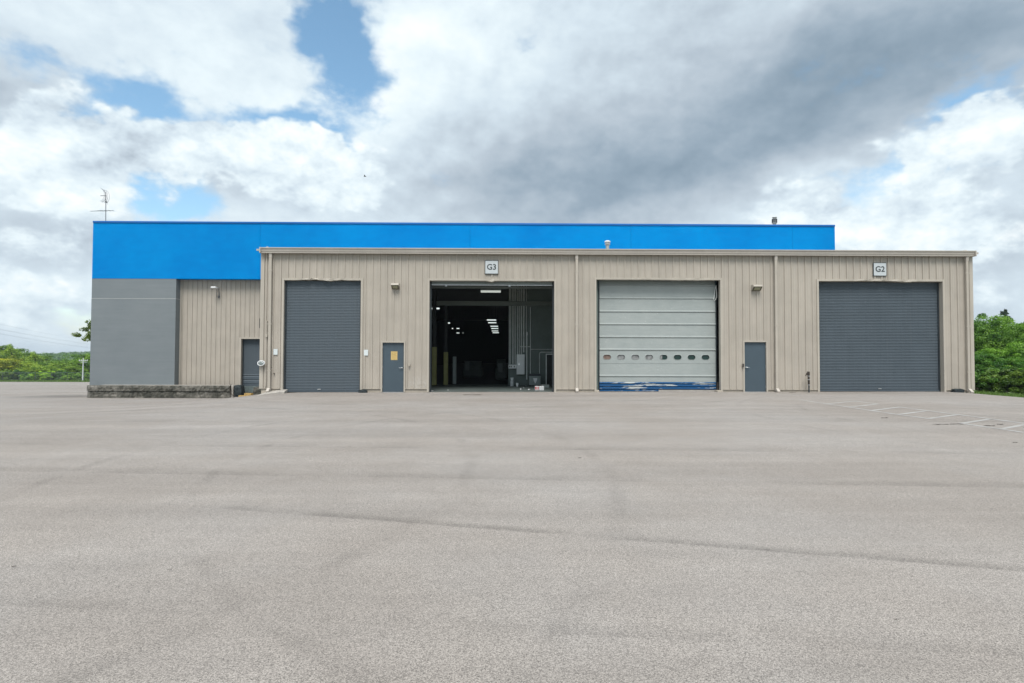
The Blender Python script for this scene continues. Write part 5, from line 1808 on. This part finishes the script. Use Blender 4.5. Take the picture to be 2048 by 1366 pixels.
# conifer tip above the wood
Yc = 60
t_ = P(2009, 617, Yc)
zb_ = float(terrain_z(t_.x, Yc))
Hc = t_.z - zb_
rngc = np.random.default_rng(3)
pp, oo, tt = [], [], []
th = thing('conifer', (t_.x, Yc, zb_), 'dark pointed conifer rising above the right-hand wood', 'tree')
mbt = MB().tube([(t_.x, Yc, zb_ - 0.3), (t_.x, Yc, t_.z)], [0.16, 0.015], 8)
for k in range(170):
    hz = Hc * (0.15 + 0.83 * rngc.uniform() ** 0.8)
    L = (0.18 + (Hc - hz) * 0.27) * rngc.uniform(0.7, 1.15)
    an = rngc.uniform(0, 6.28)
    tip = np.array([math.cos(an) * L, math.sin(an) * L, L * rngc.uniform(0.1, 0.6)])
    mbt.tube([(t_.x, Yc, zb_ + hz), (t_.x + tip[0], Yc + tip[1], zb_ + hz + tip[2])], [0.02, 0.005], 4)
    u = rngc.uniform(0.15, 1, 90)[:, None]
    pp.append(np.array([t_.x, Yc, zb_ + hz]) + tip * u + rngc.normal(0, 0.045, (90, 3)))
    oo.append(np.tile(np.array([math.cos(an), math.sin(an), 0.5]), (90, 1)))
    tt.append(rngc.uniform(0, 1, 90))
mbt.build('trunk', M['bark'], th)
V, Fq, T = leaves(rngc, np.concatenate(pp), np.concatenate(oo), 0.12, np.concatenate(tt))
o = bpy.data.objects.new('crown', mesh_np('conifer_crown', V, Fq, M['needle'], T))
COL.objects.link(o)
o.parent = th
o.matrix_parent_inverse = Matrix.Translation(th.location).inverted()

# trees beyond the left fence
left = [
    (-22, 690, 9, 150, 0, (1.1, 1.1, 0.8), 'tall bright tree at the left edge of the frame'),
    (2, 688, 7, 152, 1, (1.15, 1.15, 0.85), 'tall green tree nearest the left edge of the frame'),
    (32, 697, 8, 165, 2, (0.75, 0.85, 0.75), 'dark tree behind the yellowing one on the left'),
    (20, 713, 8, 138, 0, (1.75, 1.25, 0.85), 'yellowing tree at the left behind the fence'),
    (50, 703, 7, 160, 1, (1.2, 1.2, 0.85), 'bright round tree right of the yellowing tree'),
    (48, 722, 8, 140, 2, (1.45, 1.35, 1.1), 'pale olive tree in front of the bright round one'),
    (85, 707, 8, 170, 0, (0.85, 0.95, 0.75), 'dark tree with a pointed top left of the hill'),
    (84, 726, 8, 145, 1, (1.1, 1.1, 0.9), 'mid green tree below the pointed one'),
    (116, 722, 9, 150, 2, (0.85, 0.95, 0.75), 'broad dark tree in front of the hill'),
    (140, 730, 7, 148, 0, (1.1, 1.1, 0.8), 'lower bright tree left of the utility pole'),
    (160, 707, 7, 155, 1, (0.9, 1.05, 0.7), 'tall green tree behind the utility pole'),
    (182, 712, 7, 158, 2, (1.0, 1.1, 0.75), 'green tree partly hidden by the grey wall'),
    (100, 731, 6, 139, 1, (1.2, 1.2, 0.9), 'low light green tree between the dark ones'),
    (66, 733, 6, 137, 2, (1.25, 1.2, 0.9), 'low pale tree left of the yellow-green bush'),
]
for i, (px, py, w, Y, kd, colr, lab) in enumerate(left):
    t_ = P(px, py, Y)
    z = float(terrain_z(t_.x, Y))
    plant(far_kinds[kd], t_.x, Y, t_.z - z, w, 'leafy_tree', lab, 'tree', 'trees beyond the left fence', (1.75 * colr[0], 1.55 * colr[1], 1.5 * colr[2]), 2.1 * i)
for i, (px, Y, h, w, colr, lab) in enumerate(((4, 126, 2.8, 4.2, (1.0, 0.95, 0.9), 'brownish bush at the left end of the fence'), (18, 127, 2.4, 3.5, (1.1, 1.0, 0.9), 'dull olive bush behind the fence below the yellowing tree'),
                                            (38, 128, 2.6, 4.0, (0.45, 0.6, 0.9), 'dark bluish bush behind the fence at the left'), (56, 124, 1.6, 3.4, (1.5, 1.5, 0.9), 'small bright bush left of the yellow-green one'),
                                            (84, 124, 2.4, 4.6, (1.9, 1.75, 0.9), 'rounded yellow-green bush at the middle of the fence'), (104, 127, 2.4, 3.6, (0.8, 0.9, 1.0), 'dull bluish bush right of the yellow-green one'),
                                            (122, 127, 2.5, 4.0, (0.6, 0.75, 0.95), 'dark bluish bush near the utility pole'), (138, 124, 1.5, 3.4, (1.6, 1.55, 0.9), 'low bright bush left of the utility pole'),
                                            (156, 125, 2.0, 4.0, (1.2, 1.25, 0.9), 'green bush behind the utility pole'), (174, 125, 2.2, 4.0, (1.3, 1.3, 0.9), 'bright bush beside the grey wall'))):
    t_ = P(px, 765, Y)
    plant(bush_kinds[i % 2], t_.x, Y, h, w, 'bush', lab, 'bush', 'bushes along the left fence', tuple(1.5 * q for q in colr), i * 0.9)
# the same belt of trees goes on past both edges of the frame
for i in range(11):
    px = -50 - 36 * i
    Y = (146, 158, 139, 150)[i % 4]
    t_ = P(px, (692, 700, 708, 697)[(i * 3) % 4], Y)
    plant(far_kinds[i % 3], t_.x, Y, t_.z - float(terrain_z(t_.x, Y)), 9.5, 'leafy_tree', ('first', 'second', 'third', 'fourth', 'fifth', 'sixth', 'seventh', 'eighth', 'ninth', 'tenth', 'eleventh')[i] + ' tree of the left belt beyond the edge of the frame, counted outwards', 'tree', 'trees beyond the left fence', (1.5 + 0.2 * (i % 3), 1.5, 1.2), 1.7 * i)
for i in range(7):
    px = 2125 + 34 * i
    Y = (43, 47, 39)[i % 3]
    t_ = P(px, (648, 662, 655)[i % 3], Y)
    plant(near_kinds[i % 3], t_.x, Y, t_.z - float(terrain_z(t_.x, Y)), 5.6, 'leafy_tree', ('first', 'second', 'third', 'fourth', 'fifth', 'sixth', 'seventh')[i] + ' tree of the right wood beyond the edge of the frame, counted outwards', 'tree', 'trees of the right-hand wood', (1.05, 1.25, 1.1), 1.9 * i)
# tree behind the warehouse whose branch peeps past the grey wall
cm, cs = crown_mesh('lone_crown', 95, 9.0, 1.9, 5.6, 90, 90, 0.20, M['leaf'], 1.2)
lone = (cm, trunk_mesh('lone_trunk', 95, 9.0, 0.17, cs))
t_ = P(204, 638, 62)
z = float(terrain_z(t_.x, 62))
plant(lone, t_.x, 62, t_.z - z, 7.4, 'leafy_tree', 'tree behind the grey wall with one branch showing past its left edge', 'tree', None, (1.0, 0.85, 0.7), 0.7)

# hill beyond: wooded ridge
def hill_z(X, Y):
    u = (Y - 420) / 240.0
    ridge = 12.5 * np.exp(-((Y - 640) / 130.0) ** 2)
    n_ = 2.2 * np.sin(X * 0.011 + 1) + 1.6 * np.sin(X * 0.027 + 2.2) + 1.2 * np.sin(X * 0.05 + Y * 0.02)
    return -16 + ridge * (1 + 0.0002 * (-X - 480)) + n_


hx = np.linspace(-1100, 400, 90)
hy = np.linspace(400, 900, 36)
hill = grid_mesh('hill', hx, hy, hill_z, M['grass'])
tag(hill, 'wooded ridge far behind the trees on the left', kind='structure')
rngh = np.random.default_rng(12)
N = 1500
hX = rngh.uniform(-700, -330, N)
hY = rngh.uniform(520, 680, N)
hZ = hill_z(hX, hY)
per = 40
q = rngh.normal(0, 1, (N, per, 3))
q /= np.linalg.norm(q, axis=2, keepdims=True)
q[:, :, 2] = np.abs(q[:, :, 2]) * 0.9 + 0.05
rad = rngh.uniform(2.4, 4.6, (N, 1, 1))
cc_ = np.stack([hX, hY, hZ], 1)[:, None, :] + q * rad * rngh.uniform(0.6, 1.0, (N, per, 1))
T = np.clip(np.repeat(rngh.uniform(0, 0.8, N), per) + rngh.normal(0, 0.1, N * per), 0, 1)
V, Fq, T = leaves(rngh, cc_.reshape(-1, 3), q.reshape(-1, 3), 1.7, T)
o = bpy.data.objects.new('woodland', mesh_np('woodland', V, Fq, M['leaf'], T))
COL.objects.link(o)
o.color = (0.85, 1.0, 1.1, 1)  # bluish cast of distant haze put into the leaf colour
tag(o, 'far-off wood covering the ridge behind the left trees', kind='stuff')

# grass strip along the right edge of the asphalt
rngg = np.random.default_rng(9)
N = 26000
gy_ = rngg.uniform(16.5, 33, N)
base = np.where(gy_ < 23.7, edge_x(gy_), 20.25)
gx_ = base + rngg.uniform(0.0, 1.0, N) ** 1.4 * 9.0 + 0.02
gz_ = terrain_z(gx_, gy_)
hgt = rngg.uniform(0.05, 0.13, N) + (rngg.uniform(0, 1, N) > 0.93) * rngg.uniform(0.05, 0.2, N)
lean = rngg.normal(0, 0.05, (N, 2))
an = rngg.uniform(0, 6.28, N)
w = 0.012
V = np.stack([np.stack([gx_ - w * np.cos(an), gy_ - w * np.sin(an), gz_], 1), np.stack([gx_ + w * np.cos(an), gy_ + w * np.sin(an), gz_], 1),
              np.stack([gx_ + lean[:, 0], gy_ + lean[:, 1], gz_ + hgt], 1)], 1).reshape(-1, 3)
o = bpy.data.objects.new('grass_blades', mesh_np('grass_blades', V, np.arange(3 * N).reshape(N, 3), M['blade'], rngg.uniform(0, 1, N)))
COL.objects.link(o)
tag(o, 'strip of short green grass along the right edge of the asphalt', kind='stuff')

# left verge grass and fence
YFN = 120.0
xa, xb = P(-330, 760, YFN).x, P(215, 760, YFN).x
rngv = np.random.default_rng(19)
N = 26000
gx_ = rngv.uniform(xa, xb, N)
gy_ = rngv.uniform(112.6, 123, N)
gz_ = terrain_z(gx_, gy_)
hgt = rngv.uniform(0.1, 0.45, N)
an = rngv.uniform(0, 6.28, N)
w = 0.06
V = np.stack([np.stack([gx_ - w * np.cos(an), gy_ - w * np.sin(an), gz_], 1), np.stack([gx_ + w * np.cos(an), gy_ + w * np.sin(an), gz_], 1),
              np.stack([gx_ + rngv.normal(0, .08, N), gy_, gz_ + hgt], 1)], 1).reshape(-1, 3)
o = bpy.data.objects.new('verge_grass', mesh_np('verge_grass', V, np.arange(3 * N).reshape(N, 3), M['blade'], rngv.uniform(0, 1, N)))
COL.objects.link(o)
tag(o, 'rough grass along the far left fence', kind='stuff')

fz = lambda x: float(terrain_z(x, YFN))
fence = thing('chain_link_fence', ((xa + xb) / 2, YFN, fz((xa + xb) / 2)), 'long chain link fence at the far left edge of the lot', 'fence')
step = P(70.5, 760, YFN).x - P(38, 760, YFN).x
x = P(38, 760, YFN).x - 11 * step
posts = []
while x < xb:
    z = fz(x)
    MB().tube([(x, YFN, z - 0.2), (x, YFN, z + 2.05)], 0.045, 8).build('post', M['fence'], fence)
    posts.append(x)
    x += step
MB().tube([(q, YFN, fz(q) + 2.0) for q in posts], 0.03, 6).build('top_rail', M['fence'], fence)
Vl, Fl = [], []
sp = 0.17
H_ = 1.95
x = posts[0] - H_
wv_ = 0.008
while x < posts[-1]:
    for s in (1, -1):
        for seg in range(1):
            xs0 = x if s > 0 else x + H_
            xe0 = x + H_ if s > 0 else x
            z0, z1 = fz(xs0) + 0.03, fz(xe0) + 0.03 + H_
            b_ = len(Vl)
            yy = YFN - 0.05 - 0.005 * s
            Vl += [(xs0 - wv_, yy, z0), (xs0 + wv_, yy, z0), (xe0 + wv_, yy, z1), (xe0 - wv_, yy, z1), (xs0, yy - 0.008, z0), (xe0, yy - 0.008, z1)]
            Fl += [(b_, b_ + 1, b_ + 2, b_ + 3), (b_, b_ + 4, b_ + 5, b_ + 3), (b_ + 1, b_ + 4, b_ + 5, b_ + 2)]
    x += sp
o = MB().poly(Vl, *Fl).build('wire_mesh', M['fence'], fence)
o['kind'] = 'stuff'

# utility pole and wires
YP = 117.0
b0, t0 = P(165, 766, YP), P(166.7, 716, YP)
th = thing('utility_pole', (b0.x, YP, b0.z), 'pale utility pole with crossarm in front of the left trees', 'pole')
MB().tube([(b0.x, YP, b0.z - 0.5), (t0.x, YP, t0.z)], [0.14, 0.09], 10).build('pole', M['pole'], th)
c0, c1 = P(158, 721.5, YP), P(175.5, 721.5, YP)
arm = MB().box(c0.x, c1.x, YP - 0.08, YP + 0.08, c0.z - 0.06, c0.z + 0.06).build('crossarm', M['pole'], th)
c2, c3 = P(160.5, 724.5, YP), P(172, 724.5, YP)
MB().box(c2.x, c3.x, YP + 0.1, YP + 0.2, c2.z - 0.06, c2.z + 0.06).build('lower_crossarm', M['pole'], th)
for u in (0.05, 0.3, 0.7, 0.95):
    x_ = c0.x + (c1.x - c0.x) * u
    MB().tube([(x_, YP, c0.z + 0.06), (x_, YP, c0.z + 0.26)], 0.05, 8).build('insulator', M['white_paint'], arm)
g0, g1 = P(168, 766, YP), P(167.3, 737, YP)
MB().tube([(g0.x, YP - 0.3, g0.z), (g1.x, YP - 0.1, g1.z)], 0.035, 6).build('riser_pipe', M['pole'], th)
for i, (py0, py1, sag, Yn) in enumerate(((660, 697, 14, 95), (662, 699, 14, 97), (672, 703, 12, 100), (674, 704.5, 12, 103), (652, 694, 16, 92))):
    pts = []
    for j in range(25):
        u = j / 24
        Y = 60 + (150 - 60) * u
        px = -140 + (330 + 140) * u
        # a sagging span seen in perspective: straight ends with a parabola between
        z0, z1 = P(-140, py0 - 30, 60).z, P(330, py1, 150).z
        x0_, x1_ = P(-140, py0, 60).x, P(330, py1, 150).x
        pts.append((x0_ + (x1_ - x0_) * u, Y + i * 0.4, z0 + (z1 - z0) * u - 4 * 1.1 * u * (1 - u)))
    o = MB().tube(pts, 0.007, 5).build('power_line', M['wire'])
    tag(o, ('second', 'third', 'fourth', 'lowest', 'highest')[i] + ' thin sagging power line in the sky left of the grey wall', 'power line', 'power lines at the left')

# a bird far up
b0 = P(730, 353, 60)
mb = MB()
mb.tube([(b0.x - 0.16, 60, b0.z - 0.02), (b0.x - 0.05, 60, b0.z), (b0.x + 0.08, 60, b0.z + 0.01), (b0.x + 0.16, 60, b0.z)], [0.012, 0.04, 0.035, 0.01], 8)
th = thing('bird', (b0.x, 60, b0.z - 0.05), 'tiny dark bird in the clouds above the blue band', 'bird')
mb.build('body', M['bird'], th, smooth=True)
for s in (-1, 1):
    MB().poly([(b0.x - 0.04, 60, b0.z + 0.01), (b0.x + 0.07, 60, b0.z + 0.01), (b0.x + 0.03, 60 + s * 0.18, b0.z + 0.10), (b0.x - 0.05, 60 + s * 0.34, b0.z + 0.08),
               (b0.x - 0.04, 60, b0.z + 0.018), (b0.x + 0.07, 60, b0.z + 0.018), (b0.x + 0.03, 60 + s * 0.18, b0.z + 0.108), (b0.x - 0.05, 60 + s * 0.34, b0.z + 0.088)],
              (0, 1, 2, 3), (7, 6, 5, 4), (0, 4, 5, 1), (1, 5, 6, 2), (2, 6, 7, 3), (3, 7, 4, 0)).build('wing', M['bird'], th)

# ------------------------------------------------------------------ summer haze
m = bpy.data.materials.new('haze')
m.use_nodes = True
m.node_tree.nodes.clear()
pv = m.node_tree.nodes.new('ShaderNodeVolumePrincipled')
pv.inputs['Color'].default_value = (0.80, 0.90, 1.0, 1)
pv.inputs['Density'].default_value = 0.00028
pv.inputs['Anisotropy'].default_value = 0.2
mo = m.node_tree.nodes.new('ShaderNodeOutputMaterial')
m.node_tree.links.new(pv.outputs[0], mo.inputs['Volume'])
o = MB().box(-1700, 1700, -400, 1900, -32, 26).build('haze', m)
tag(o, 'thin pale summer haze over the whole place', kind='stuff')
